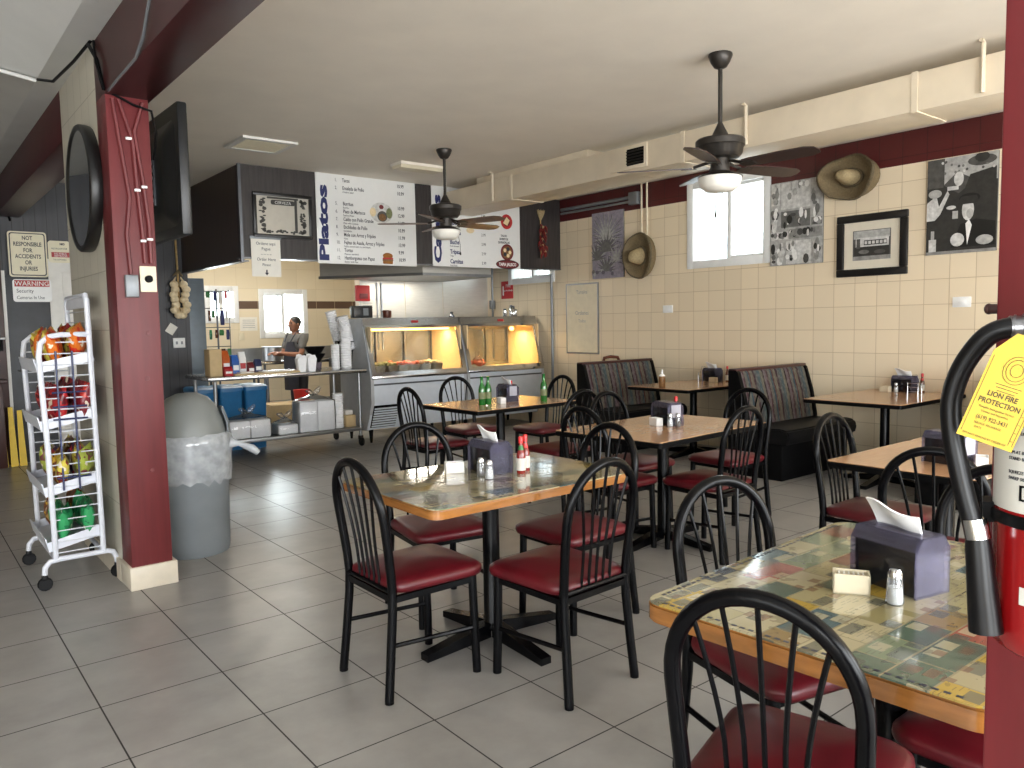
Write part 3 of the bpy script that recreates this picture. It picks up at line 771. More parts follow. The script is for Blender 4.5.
def beer(label, loc):
    t = thing('glass_bottle', label, 'bottle', loc, 0, 'green bottles on one table')
    bm = B(); lathe(bm, [(.028, 0), (.03, .006), (.03, .125), (.026, .15), (.014, .18), (.0125, .225), (.0145, .23), (.0145, .238), (0, .238)], 16); obj('bottle_body', bm, 'green_glass', t)
    bm = B(); lathe(bm, [(.0305, .05), (.0305, .105)], 16); obj('paper_label', bm, 'food_green', t)
    return t
beer('leftmost green glass bottle, in front of the napkin box', (3.88, 5.235, TH))
beer('green glass bottle of the pair just left of the napkin box', (3.945, 5.235, TH))
beer('green glass bottle standing alone right of the napkin box', (4.42, 5.06, TH))
t = tag(obj('bottle_cap', lathe(B(), [(.014, 0), (.014, .006), (.011, .008), (0, .008)], 12), 'chrome'), 'loose bottle cap on the table in front of the green bottles', 'bottle cap'); t.location = (3.87, 5.16, TH)
for nm, loc, lb in (('wire_caddy', (7.10, 5.40, TH), 'small wire rack left of the napkin box on the booth table between the booths'), ('wire_caddy', (7.09, 3.10, TH), 'small wire rack before the napkin box on the wall table right of the booths')):
    bm = B()
    for z in (.01, .05, .085): tube(bm, [(-.035, -.045, z), (.035, -.045, z), (.035, .045, z), (-.035, .045, z)], .0025, 6, True)
    for x in (-.035, .035):
        for y in (-.045, .045): tube(bm, [(x, y, 0), (x, y, .09)], .0025, 6)
    tube(bm, [(0, -.045, .085), (0, -.02, .16), (0, .02, .16), (0, .045, .085)], .003, 6)
    o = tag(obj(nm, bm, 'chrome'), lb, 'condiment rack'); o.location = loc

# ------------------------------------------------------------------ ceiling fans
def fan(label, loc, ph, blade):
    t = thing('ceiling_fan', label, 'ceiling fan', loc, R(ph)); t.scale = (.97, .97, .962)
    bm = B(); lathe(bm, [(.075, 0), (.078, -.012), (.06, -.055), (.04, -.085), (.018, -.095)], 24); obj('canopy', bm, 'bronze', t)
    bm = B(); lathe(bm, [(.0145, -.09), (.0145, -.50)], 12); obj('downrod', bm, 'bronze', t)
    bm = B(); lathe(bm, [(.016, -.44), (.03, -.47), (.055, -.52), (.06, -.525), (.15, -.545), (.158, -.555), (.158, -.59), (.148, -.60), (.142, -.64), (.12, -.665), (.07, -.672)], 28); obj('motor_housing', bm, 'bronze', t)
    bm = B(); lathe(bm, [(.062, -.672), (.062, -.75), (.07, -.755), (.13, -.775), (.145, -.79)], 24); obj('switch_housing', bm, 'bronze', t)
    bm = B(); lathe(bm, [(.138, -.788), (.14, -.81), (.125, -.85), (.09, -.878), (.0, -.886)], 24); obj('light_bowl', bm, 'frosted', t)
    bm = B(); tube(bm, [(.07, -.02, -.74), (.12, -.03, -.80), (.15, -.03, -.93), (.15, -.03, -1.0)], .0022, 5); lathe(bm, [(.006, -1.03), (.009, -1.015), (.004, -.995)], 8, (.15, -.03, 0)); obj('pull_chain', bm, 'bronze', t)
    for k in range(5):
        m = Matrix.Rotation(2*PI*k/5, 4, 'Z')
        bm = B(); pr = [(.18, -.05), (.24, -.062), (.45, -.072), (.60, -.07), (.655, -.045), (.668, 0), (.655, .045), (.60, .07), (.45, .072), (.24, .062), (.18, .05)]
        prism(bm, pr, .006, m @ T(0, 0, -.725) @ Matrix.Rotation(R(-12), 4, 'X')); bo = obj('blade', bm, blade, t)
        bm = B(); tube(bm, [m @ Vector(p) for p in ((.07, 0, -.69), (.12, .01, -.705), (.17, 0, -.718))], .011, 6)
        prism(bm, [(.15, -.02), (.2, -.045), (.25, -.03), (.25, .03), (.2, .045), (.15, .02)], .005, m @ T(0, 0, -.731) @ Matrix.Rotation(R(-12), 4, 'X')); obj('blade_iron', bm, 'bronze', t)
    return t
fan('ceiling fan nearer the camera, in front of the side window', (4.175, 3.05, CE), 58, 'blade_dark')
fan('ceiling fan farther away, in front of the white menu boards', (4.23, 6.23, CE), 2, 'blade_wood')

# ------------------------------------------------------------------ air duct, vents, ceiling light
t = thing('air_duct', 'long cream rectangular air duct hung along the tiled wall', 'air duct', (0, 0, 0))
dx0, dx1, dz0, dz1 = 5.3, 5.74, 2.765, 3.01
bm = B(); bx(bm, dx0, dx1, -2.5, 7.85, dz0, dz1, .004); obj('duct_body', bm, 'duct_paint', t)
for y in (6.55, 4.25, 2.36, .5): obj('joint_band', bx(B(), dx0-.006, dx1+.006, y-.02, y+.02, dz0-.006, dz1+.006), 'duct_paint', t)
for y in (6.85, 3.62, 1.95):
    bm = B(); tube(bm, [(dx0-.02, y, dz0+.02), (dx0-.02, y, dz1+.07), (dx0-.06, y, CE-.005)], .014, 6); obj('hanger_strap', bm, 'duct_paint', t)
bm = B(); bx(bm, dx0+.06, dx1, 5.45, 7.25, dz1, CE, .004); obj('branch_box', bm, 'duct_paint', t)
rg = obj('register', bx(B(), dx0-.02, dx0, 4.63, 5.08, dz0+.03, dz1-.01, .004), 'duct_paint', t)
bm = B(); bx(bm, dx0-.0225, dx0-.0195, 4.66, 4.86, dz0+.06, dz1-.04); obj('register_slot', bm, 'black_plain', rg)
bm = B()
for k in range(5): box(bm, (dx0-.026, 4.76, dz0+.075+k*.026), (.02, .2, .004), Matrix.Rotation(R(35), 3, 'Y'))
obj('register_louvre', bm, 'bronze', rg)
t = thing('ceiling_vent', 'square white ceiling vent left of the farther fan', 'vent', (2.74, 6.98, CE))
bm = B()
for a in range(4):
    m = Matrix.Rotation(a*PI/2, 4, 'Z'); prism(bm, [(-.25, -.25), (.25, -.25), (.2, -.2), (-.2, -.2)], .02, m @ T(0, 0, -.021))
obj('vent_frame', bm, 'white_paint', t)
bm = B()
for k in range(9): box(bm, (0, -.17+k*.0425, -.012), (.4, .04, .003), Matrix.Rotation(R(30), 3, 'X'))
obj('vent_louvre', bm, 'cream_plastic', t)
t = thing('ceiling_light', 'short fluorescent ceiling light behind the farther fan rod', 'ceiling light', (4.40, 6.98, CE))
bm = B(); bx(bm, -.26, .26, -.11, .11, -.03, -.001, .004); obj('housing', bm, 'ceiling_paint', t)
bm = B(); prism(bm, [(-.1, -.03), (-.08, -.06), (.08, -.06), (.1, -.03)], .5, basis((0, 1, 0), (0, 0, 1), (-.25, 0, 0))); obj('diffuser', bm, 'cream_plastic', t)

# ------------------------------------------------------------------ menu boards and header things
YH = 7.91
def HB(x, z, off=.014): return basis((1, 0, 0), (0, 0, 1), (x, YH-off, z))
t = thing('menu_board', 'white menu board headed Platos in tall blue letters', 'menu board', (4.31, YH, 2.12))
def lt(bm, s, size, x, z, **k): return text(bm, s, size, basis((1, 0, 0), (0, 0, 1), (x, -.0136, z)), **k)
def flat(bm, poly, x, z, lay=0, mi=0): return prism(bm, poly, .0008, basis((1, 0, 0), (0, 0, 1), (x, -.0138-.0008*lay, z)), mi)
bm = B(); bx(bm, -.625, .625, -.013, -.001, .005, .985, .002); obj('board', bm, 'menu_white', t)
bm = B(); text(bm, 'Platos', .15, basis((0, 0, 1), (-1, 0, 0), (-.50, -.0136, .03)), sx=2.25, bold=.007); obj('heading', bm, 'ink_blue', t)
items = [('1.', 'Tacos', '', '10.99'), ('2.', 'Ensalada de Pollo', 'Chicken Salad', '10.99'), None, ('5.', 'Burritos', 'Burrito', '10.99'), ('6.', 'Plato de Mariscos', 'Seafood Plate', '12.99'), ('7.', 'Caldo con Pollo Grande', 'Plate with Chicken', '11.99'),
         ('8.', 'Enchiladas de Pollo', 'Enchiladas', '10.99'), ('9.', 'Mole con Arroz y Frijoles', 'Mole', '11.99'), ('10.', 'Fajitas de Asada, Arroz y Frijoles', 'Fajitas served with rice and beans', '13.99'), ('11.', 'Tortas', 'Mexican sandwich', '9.99'), ('12.', 'Hamburguesa con Papas', 'Burger with fries', '10.99')]
bm = B(); z = .90
for it in items:
    if it:
        lt(bm, it[0], .052, -.40, z, sx=.7); lt(bm, it[1], .056, -.31, z, sx=.68, bold=.0008)
        if it[2]: lt(bm, it[2], .03, -.31, z-.034, sx=.8)
        lt(bm, it[3], .056, .38, z, sx=.75, bold=.0008)
    z -= .0845
obj('lettering', bm, 'ink_dark', t)
bm = B(); flat(bm, ellipse(.29, .23, 28), .17, .60); flat(bm, ellipse(.13, .12, 20), .18, .56, 1, 1); flat(bm, ellipse(.09, .08, 16), .18, .55, 2, 2); flat(bm, ellipse(.06, .05, 12), .17, .665, 2, 3); flat(bm, ellipse(.08, .1), .06, .60, 1, 4); flat(bm, ellipse(.08, .12), .27, .60, 1, 5)
obj('dish_photo', bm, ['tone6', 'tone2', 'food_brown', 'ink_maroon', 'food_cream', 'food_green'], t)
bm = B(); flat(bm, rrect(.16, .15, .03), .235, .085); flat(bm, ellipse(.13, .07), .235, .115, 1, 1); flat(bm, rrect(.14, .02, .008), .235, .085, 2, 2); flat(bm, rrect(.14, .025, .01), .235, .066, 2, 3); flat(bm, rrect(.13, .035, .012), .235, .04, 1, 1)
obj('burger_photo', bm, ['tone7', 'wood_edge', 'ink_red', 'food_brown'], t)
t = thing('menu_board', 'white menu board with round food photos, right of the farther fan rod', 'menu board', (5.845, YH, 2.14))
bm = B(); bx(bm, -.68, .68, -.013, -.001, .0, .965, .002); obj('board', bm, 'menu_white', t)
bm = B(); text(bm, 'Carnes', .14, basis((0, 0, 1), (-1, 0, 0), (-.56, -.0136, .04)), sx=2.0, bold=.007); obj('heading', bm, 'ink_blue', t)
bm = B(); z = .86
for a, b_ in (('Asada', 'Grilled Beef'), ('Lengua', 'Tongue'), ('Pollo', 'Chicken'), ('Pastor', 'Marinated Pork'), ('Cabeza', 'Beef Head'), ('Buche', 'Pork Stomach'), ('Tripas', 'Tripe'), ('Carnitas', 'Fried Pork')):
    lt(bm, a, .075, -.43, z, sx=.75, bold=.002); z -= .117
obj('item_lettering', bm, 'ink_blue', t)
bm = B(); z = .86
for k, b_ in enumerate(('Grilled Beef', 'Tongue', 'Chicken', 'Marinated Pork', 'Beef Head', 'Pork Stomach', 'Tripe', 'Fried Pork')):
    lt(bm, b_, .03, -.43, z-.035, sx=.8)
    if k > 1: lt(bm, '2.99', .05, .05, z, sx=.8)
    z -= .117
for k, s in enumerate(('TACOS', 'BURRITOS', 'QUESADILLAS')): lt(bm, s, .038, .41, .405-.042*k, sx=.8, align='CENTER', bold=.001)
obj('small_lettering', bm, 'ink_dark', t)
bm = B(); flat(bm, ellipse(.19, .19, 24), .46, .60, 0, 0); flat(bm, ellipse(.12, .12, 18), .46, .60, 1, 1); flat(bm, [(-.06, -.02), (.0, .06), (.05, .02), (.01, -.05)], .46, .60, 2, 2); obj('red_emblem', bm, ['ink_red', 'ink_maroon', 'food_cream'], t)
bm = B(); flat(bm, ellipse(.12, .07), -.12, .455, 0); obj('pale_emblem', bm, 'food_cream', t)
bm = B(); flat(bm, ellipse(.21, .21, 24), .46, .21, 0, 0); flat(bm, ellipse(.16, .16, 20), .46, .21, 1, 1)
for k in range(5): flat(bm, ellipse(.05, .05, 10), .46+.045*math.cos(k*1.26), .21+.045*math.sin(k*1.26), 2, 2+k % 2)
obj('plate_photo', bm, ['ink_maroon', 'food_brown', 'food_cream', 'ink_dark'], t)
bm = B(); flat(bm, ellipse(.38, .12, 28), .465, .055, 0, 0); flat(bm, ellipse(.36, .10, 28), .465, .055, 1, 1); obj('oval_badge', bm, ['tone0', 'ink_maroon'], t)
bm = B(); text(bm, 'TAPIA JALISCO', .055, basis((1, 0, 0), (0, 0, 1), (.465, -.0158, .036)), sx=.78, align='CENTER', bold=.002); obj('badge_lettering', bm, 'tone7', t)
# framed bar mirror
t = thing('framed_mirror', 'black-framed etched bar mirror on the dark header', 'mirror', (3.31, YH, 2.37))
bm = B(); w, h = .64, .46
for a in ((-w/2, w/2, 0, .035), (-w/2, w/2, h-.035, h), (-w/2, -w/2+.035, .035, h-.035), (w/2-.035, w/2, .035, h-.035)): bx(bm, a[0], a[1], -.03, -.001, a[2], a[3], .004)
obj('frame', bm, 'frame_black', t)
bm = B(); bx(bm, -w/2+.03, w/2-.03, -.014, -.002, .03, h-.03); obj('mirror_glass', bm, 'etched', t)
bm = B()
rnd = random.Random(3)
def mflat(poly, x, z, lay=0, mi=0): prism(bm, poly, .0006, basis((1, 0, 0), (0, 0, 1), (x, -.0142-.0006*lay, z)), mi)
for k in range(60):
    sd = k % 2
    x = (-1 if sd else 1)*(w/2-.075-rnd.random()*.05); z = .06+rnd.random()*.34
    mflat(ellipse(.02+rnd.random()*.03, .012+rnd.random()*.03, 7), x, z, k % 3)
for k in range(24): mflat(ellipse(.03, .02, 7), -.2+.4*rnd.random(), .05+.035*rnd.random(), k % 3)
mflat(rrect(.26, .05, .02), .0, .365, 3); mflat(rrect(.34, .02, .008), 0, .41, 1); mflat(rrect(.03, .34, .005), .14, .23, 4)
obj('etching', bm, 'tone1', t)
bm = B(); text(bm, 'CERVEZA', .042, basis((1, 0, 0), (0, 0, 1), (0, -.0168, .35)), align='CENTER'); obj('lettering', bm, 'tone6', t)
# notice hanging below
t = thing('paper_notice', 'white paper notice with a down arrow hanging from the dark header', 'notice', (3.11, YH, 1.965))
bm = B(); bx(bm, -.155, .155, -.012, -.004, 0, .40); obj('sheet', bm, 'paper', t)
bm = B(); bx(bm, -.165, .165, -.016, -.001, .385, .415, .002); obj('clip_strip', bm, 'grey_metal', t)
bm = B()
for k, (s, q) in enumerate((('Ordene aqui', .045), ('Pague', .045), ('~ ~ ~ ~', .04), ('Order Here', .045), ('Please', .04))): text(bm, s, q, basis((1, 0, 0), (0, 0, 1), (0, -.0126, .325-.054*k)), align='CENTER', sx=.9)
prism(bm, [(-.008, .07), (-.008, .04), (-.022, .04), (0, .012), (.022, .04), (.008, .04), (.008, .07)], .0008, basis((1, 0, 0), (0, 0, 1), (0, -.0122, 0))); obj('lettering', bm, 'ink_dark', t)
# chilli ristra on the header
t = thing('chili_ristra', 'hanging string of dried red chilies on the dark header', 'chili string', (6.88, YH, 2.30))
bm = B(); tube(bm, [(0, -.02, 0), (0, -.02, .56)], .008, 6); obj('cord', bm, 'dry_husk', t)
bm = B(); rnd = random.Random(5)
for k in range(30):
    z = .03+.4*k/30; a = rnd.random()*2*PI; l = .07
    x = .02*math.cos(a)+.02*math.sin(k); y = -.05+.02*math.sin(a)
    tube(bm, [(x, y, z+.03), (x+.03*math.cos(a), y-.01, z), (x+.045*math.cos(a), y-.015, z-.05)], [.012, .017, .003], 6)
o = obj('chilies', bm, 'chili', t)
bm = B()
for k in range(7): tube(bm, [(0, -.02, .5), ((k-3)*.014, -.03, .58), ((k-3)*.022, -.03, .63+.01*(k % 2))], [.012, .014, .004], 6)
for k in range(5): ball(bm, (.03*math.cos(k*2), -.075, .08+.08*k), (.018, .016, .02), 8)
obj('husk_bow', bm, 'straw_light', t)

# ------------------------------------------------------------------ kitchen hood and wall things
t = thing('range_hood', 'large stainless range hood behind the dark header', 'range hood', (0, 0, 0))
bm = B(); plan = [(5.24, 8.25), (6.30, 8.25), (6.30, 9.44), (4.42, 9.44)]
prism(bm, plan, CE-2.09, T(0, 0, 2.085)); obj('hood_shell', bm, 'steel_bright', t)
bm = B(); prism(bm, [(5.23, 8.235), (6.315, 8.235), (6.315, 9.44), (4.40, 9.44)], .035, T(0, 0, 2.05)); obj('drip_edge', bm, 'steel_dull', t)
t = thing('wall_sign', 'small red fire-extinguisher sign above the right food case', 'sign', (X1-.001, 9.09, 1.93))
bm = B(); bx(bm, -.006, 0, -.14, .14, -.13, .13, .002); obj('plate', bm, 'ink_red', t)
def RB(off, y, z): return basis((0, -1, 0), (0, 0, 1), (-off, y, z))
bm = B(); text(bm, 'FIRE', .065, RB(.0066, -.03, .04), align='CENTER'); text(bm, 'EXTINGUISHER', .03, RB(.0066, -.03, -.02), align='CENTER'); prism(bm, rrect(.03, .14, .01), .0008, RB(.0066, .09, -.01)); obj('lettering', bm, 'tone7', t)
bm = B(); tube(bm, [(7.22, 9.42, .9), (7.22, 9.42, 2.6)], .016, 8); box(bm, (7.2, 9.40, 1.72), (.07, .06, .13), None, .004)
tag(obj('conduit', bm, 'grey_metal'), 'grey conduit with a switch box at the right edge of the stainless panels', 'pipe')
bm = B(); tube(bm, [(X1-.02, 8.08, .3), (X1-.02, 8.08, 2.1)], .018, 8)
tag(obj('conduit', bm, 'grey_metal'), 'grey vertical conduit on the tiled wall right of the food cases', 'pipe')
bm = B(); tube(bm, [(5.32, 9.44, 1.1), (5.32, 9.44, 2.02)], .014, 8); tube(bm, [(5.25, 9.44, 1.1), (5.25, 9.44, 2.02)], .010, 8)
tag(obj('conduit', bm, 'steel_dull'), 'pair of thin steel pipes down the stainless panels under the hood', 'pipe')
t = thing('pull_station', 'red box on the wall under the left end of the hood', 'box', (5.03, 9.40, 1.77))
bm = B(); bx(bm, -.11, .09, 0, .058, 0, .21, .006); obj('housing', bm, 'ink_red', t)
bm = B(); bx(bm, -.07, .05, -.012, 0, .03, .10, .003); obj('cover', bm, 'ink_maroon', t)
t = thing('wall_paper', 'white printed papers taped on the wall left of the steel panels', 'notice', (5.0, 9.455, 1.52))
bm = B(); bx(bm, -.02, .22, .0, .004, 0, .24); bx(bm, .0, .25, -.006, -.001, .06, .26); obj('sheet', bm, 'paper', t)
bm = B(); 
for k in range(5): bx(bm, .03, .18, -.0075, -.006, .1+k*.03, .106+k*.03)
obj('lettering', bm, 'ink_grey', t)

# ------------------------------------------------------------------ refrigerated food cases
def case(label, x0, x1, grille, warm):
    t = thing('food_case', label, 'food display case', (x0, 8.25, 0)); w = x1-x0
    SY = lambda x: basis((0, 1, 0), (0, 0, 1), (x, 0, 0))
    body = [(.14, .17), (.0, .50), (.0, .80), (.02, .82), (.78, .82), (.78, .17)]
    bm = B(); prism(bm, body, w, SY(0)); obj('cabinet', bm, 'case_white', t)
    sidep = [(.15, .16), (-.004, .50), (-.004, .82), (.17, 1.45), (.19, 1.52), (.79, 1.52), (.79, .16)]
    ins = [(.04, .85), (.19, 1.42), (.72, 1.42), (.72, .85)]
    for nm, x in (('side_panel', -.012), ('side_panel', w-.03)):
        bm = B(); d = .042
        prism(bm, sidep, d, SY(x)); obj(nm, bm, 'case_side' if x < 0 or grille else 'case_side', t)
    bm = B(); prism(bm, [(.15, 1.43), (.165, 1.53), (.80, 1.53), (.80, 1.43)], w+.02, SY(-.01)); obj('top_cap', bm, 'steel', t)
    bm = B(); bx(bm, w*.52-.05, w*.52+.05, .148, .16, 1.465, 1.495, .004); obj('red_badge', bm, 'ink_red', t)
    # inclined glass front with frame
    gdir = Vector((0, .17, .61)).normalized()
    fm = basis((1, 0, 0), tuple(gdir), (0, -.008, .82)); L = .635
    bm = B()
    for a in ((0, w, 0, .05), (0, w, L-.035, L), (0, .055, .05, L-.035), (w-.055, w, .05, L-.035)): prism(bm, [(a[0], a[2]), (a[1], a[2]), (a[1], a[3]), (a[0], a[3])], .022, fm)
    obj('window_frame', bm, 'chrome', t)
    bm = B(); prism(bm, [(.055, .05), (w-.055, .05), (w-.055, L-.035), (.055, L-.035)], .004, fm @ T(0, 0, .008)); obj('front_glass', bm, 'case_glass', t)
    bm = B(); bx(bm, 0, w, -.025, .02, .79, .83, .008); obj('front_ledge', bm, 'chrome', t)
    bm = B(); bx(bm, .03, w-.03, -.004, .0, .715, .735); obj('trim_strip', bm, 'steel_dark', t)
    # inside: warm lit liner, shelf, sliding rear doors
    bm = B(); bx(bm, .03, .045, .05, .72, .84, 1.42); bx(bm, w-.045, w-.03, .05, .72, .84, 1.42); bx(bm, .03, w-.03, .04, .74, .825, .84); bx(bm, .03, w-.03, .2, .76, 1.40, 1.43)
    obj('liner', bm, 'case_warm', t)
    bm = B()
    for a, b_ in ((.045, .35), (.33, .66), (.64, .98)):
        xa, xb = a*w, min(b_*w, w-.045)
        for q in ((xa, xb, .85, .89), (xa, xb, 1.36, 1.40), (xa, xa+.035, .89, 1.36), (xb-.035, xb, .89, 1.36)): bx(bm, q[0], q[1], .745, .765, q[2], q[3])
    obj('rear_door', bm, 'steel_dull', t)
    bm = B(); bx(bm, .05, w-.05, .752, .757, .88, 1.37); obj('rear_glass', bm, 'case_glass', t)
    bm = B()
    if warm == 0: tube(bm, [(.08, .26, 1.385), (w-.08, .26, 1.385)], .014, 8)
    else:
        for x in (.1, w-.22): ball(bm, (x, .42, 1.36), (.035, .035, .03), 10)
    obj('case_lamp', bm, 'lamp_glow', t)
    if grille:
        bm = B(); gd = Vector((0, -.14, .33)).normalized(); gm = basis((1, 0, 0), tuple(gd), (0, .14, .17))
        prism(bm, [(.03, .03), (w*.27, .03), (w*.27, .33), (.03, .33)], .008, gm); obj('grille_back', bm, 'black_plain', t)
        bm = B()
        for k in range(8): prism(bm, [(.04, .045+k*.034), (w*.265, .045+k*.034), (w*.265, .062+k*.034), (.04, .062+k*.034)], .02, gm)
        obj('grille', bm, 'case_white', t)
    for x in (.08, w-.08):
        for y in (.2, .72):
            bm = B(); lathe(bm, [(.014, 0), (.016, .01), (.03, .16), (.03, .17)], 10, (x, y, 0)); obj('leg', bm, 'black_plain', t)
    return t
case('left refrigerated food case with slatted grille, full of trays', 4.475, 5.86, True, 0)
case('right food case glowing yellow, nearly empty, beside the tiled wall', 5.895, 7.20, False, 1)
def area(name, loc, rot, sx, sy, e, col=(1, 1, 1), spread=None):
    l = bpy.data.lights.new(name, 'AREA'); l.shape = 'RECTANGLE'; l.size = sx; l.size_y = sy; l.energy = e; l.color = col
    if spread: l.spread = spread
    o = bpy.data.objects.new(name, l); C.objects.link(o); o.location = loc; o.rotation_euler = rot; return o
area('case_light', (5.17, 8.60, 1.37), (0, 0, 0), 1.2, .05, 10, (1, .80, .48))
area('case_light', (6.75, 8.62, 1.33), (0, 0, 0), .7, .15, 8, (1, .74, .36))
rnd = random.Random(9)
for k, (x, m, lb) in enumerate(((4.66, 'food_green', 'leftmost'), (4.83, 'food_green', 'second'), (4.98, 'food_red', 'third'), (5.16, 'food_red', 'fourth'), (5.32, 'food_brown', 'fifth'), (5.50, 'food_cream', 'rightmost'))):
    t = thing('food_tray', '%s tray of %s food behind the glass of the left food case' % (lb, {'food_green': 'green', 'food_red': 'red', 'food_brown': 'brown', 'food_cream': 'cream'}[m]), 'food tray', (x, 8.50, .842))
    bm = B(); loft(bm, [[(p[0], p[1], 0) for p in rrect(.12, .3, .02, 3)], [(p[0], p[1], .10) for p in rrect(.145, .33, .02, 3)]]); obj('tray', bm, 'steel_dull' if k % 2 else 'tone4', t)
    bm = B()
    for j in range(14): ball(bm, (rnd.uniform(-.045, .045), rnd.uniform(-.13, .13), .10+rnd.uniform(0, .025)), (.03, .035, .025), 8)
    obj('food', bm, m, t)
t = thing('food_platter', 'heap of red and cream food in the right food case', 'food', (6.25, 8.52, .842))
bm = B(); lathe(bm, [(.2, 0), (.26, .02), (.24, .022), (0, .015)], 20); obj('platter', bm, 'steel_dull', t)
bm = B()
for j in range(16): ball(bm, (rnd.uniform(-.16, .16), rnd.uniform(-.1, .1), .04+rnd.uniform(0, .05)), (.05, .035, .03), 8)
obj('food', bm, 'food_red', t)
bm = B(); loft(bm, [[(p[0], p[1], z) for p in ellipse(r_, r_*.8, 10)] for r_, z in ((.16, .05), (.13, .11), (.05, .16), (.07, .22))]); obj('plastic_bag', bm, 'bag_film', t)
# things standing on the cases
t = thing('microwave', 'dark small monitor on the left end of the left food case', 'monitor', (4.62, 8.72, 1.535))
bm = B(); bx(bm, -.13, .13, -.05, .05, 0, .15, .006); obj('casing', bm, 'tv_black', t)
bm = B(); bx(bm, -.0, .07, -.053, -.05, .03, .12); obj('screen', bm, 'grey_metal', t)
t.name = 'monitor'
o = tag(obj('clay_cup', lathe(B(), [(.05, 0), (.06, .02), (.06, .09), (.05, .1), (.045, .09), (.04, .02), (0, .015)], 16), 'rust_frame'), 'brown clay cup on top of the left food case', 'cup'); o.location = (4.98, 8.72, 1.532)
o = tag(obj('steel_knob_lid', lathe(B(), [(.04, 0), (.04, .02), (.02, .04), (.018, .055), (.026, .07), (0, .078)], 14), 'steel_dark'), 'small round steel lid on top of the food cases where they meet', 'lid'); o.location = (5.98, 8.72, 1.532)
rnd = random.Random(4)
for k, (x, y, h) in enumerate(((6.90, 8.72, .11), (6.97, 8.66, .16), (7.04, 8.70, .15), (7.11, 8.74, .10))):
    t = thing('steel_shaker', ['leftmost steel shaker on the right food case', 'tall steel shaker second from left on the right food case', 'steel shaker third from left on the right food case', 'short steel shaker at the right end of the right food case'][k], 'shaker', (x, y, 1.532))
    bm = B(); lathe(bm, [(.028, 0), (.03, .005), (.03, h*.75), (.022, h*.82)], 12); obj('body', bm, 'chrome', t)
    bm = B(); lathe(bm, [(.025, h*.8), (.02, h), (0, h*1.03)], 12); obj('cap', bm, 'steel_dark', t)

# ------------------------------------------------------------------ steel prep table and its load
t = thing('prep_table', 'long stainless prep table on casters left of the food cases', 'prep table', (0, 0, 0))
px0, px1, py0, py1, pz = 2.58, 4.44, 8.28, 9.10, .925
bm = B(); bx(bm, px0, px1, py0, py1, pz-.045, pz, .012); obj('worktop', bm, 'steel', t)
bm = B(); bx(bm, px0+.05, px1-.06, py0+.04, py1-.04, .185, .225, .006); obj('lower_shelf', bm, 'steel_dull', t)
for x in (px0+.09, px1-.08):
    for y in (py0+.07, py1-.07):
        bm = B(); tube(bm, [(x, y, .1), (x, y, pz-.04)], .02, 10); lg = obj('leg', bm, 'steel_dull', t)
        bm = B(); lathe(bm, [(.05, -.016), (.055, -.01), (.055, .01), (.05, .016)], 14, (0, 0, 0), basis((0, 1, 0), (0, 0, 1), (x, y-.02, .055))); box(bm, (x, y, .1), (.05, .05, .05), None, .006); obj('caster', bm, 'black_rubber', lg)
def foam_bag(label, x, y, w, h, n, m='foam_white', knot=True):
    t = thing('foam_box_bag', label, 'bagged foam boxes', (x, y, .226))
    for k in range(n):
        bm = B(); bx(bm, -w/2+k*w/n+.004, -w/2+(k+1)*w/n-.004, -.11, .11, 0.002, h, .012); obj('foam_box', bm, m, t)
    bm = B()
    rings = []
    for z, s, q in ((.0, 1.02, 1.04), (h*.5, 1.05, 1.1), (h, 1.03, 1.05), (h+.03, .8, .8), (h+.06, .3, .3), (h+.08, .16, .16)):
        rings.append([(px*s*w/2+.004*math.sin(9*a_), py*q*.115+.005*math.cos(7*a_), z) for a_, (px, py) in enumerate(rrect(2, 2, .25, 3))])
    loft(bm, rings)
    for sg in (-1, 1):
        tube(bm, [(0, 0, h+.07), (sg*.05, 0, h+.11), (sg*.09, -.01, h+.14+.02*sg)], [.018, .03, .012], 7)
    obj('plastic_bag', bm, 'bag_film', t, 70)
    return t
foam_bag('bagged foam boxes at the left end of the lower shelf of the prep table', 3.04, 8.48, .46, .20, 2)
foam_bag('small knotted bag of foam lids between the two larger bags on the lower shelf', 3.47, 8.48, .24, .11, 1)
foam_bag('tall plastic bag of foam boxes on the right part of the lower shelf', 3.83, 8.48, .44, .35, 2)
def cups(label, loc, r, h, rot=None, m='foam_white'):
    t = thing('cup_stack', label, 'cup stack', loc)
    if rot: t.rotation_euler = rot
    n = max(3, int(h/.028)); prof = [(r*.72, 0)]
    for k in range(n):
        z = h*k/n; prof += [(r*.86, z+.004), (r*1.0, z+h/n-.007), (r*1.04, z+h/n-.005), (r*1.04, z+h/n-.001), (r*.9, z+h/n)]
    bm = B(); lathe(bm, prof, 16); obj('cups', bm, m, t)
    return t
cups('stack of white foam cups standing on the lower shelf of the prep table', (4.13, 8.46, .226), .065, .42)
t = thing('carton', 'brown carton on the lower shelf of the prep table', 'carton', (4.29, 8.55, .226))
bm = B(); bx(bm, -.065, .065, -.1, .1, 0, .14, .004); obj('box_body', bm, 'tan_box', t)
bm = B(); bx(bm, -.05, .05, -.06, .06, .14, .20, .012); obj('folded_cloth', bm, 'paper', t)
cups('tall stack of white foam cups on the right end of the prep table', (4.27, 8.48, pz), .066, .52)
cups('shorter stack of white foam cups on the prep table beside the tall one', (4.12, 8.46, pz), .052, .30)
cups('leaning stack of white foam cups just left of the black wire rack', (4.36, 8.83, pz+.27), .066, .44, (0, R(-14), 0))
t = cups('leaning stack of white cups held in the black wire rack', (4.42, 8.66, pz+.225), .070, .42, (0, R(-13), 0))
bm = B()
for z, s in ((.0, 1), (.11, 1.15)): tube(bm, [(p[0]*s, p[1]*s, z) for p in rrect(.17, .17, .05, 4)], .006, 6, True)
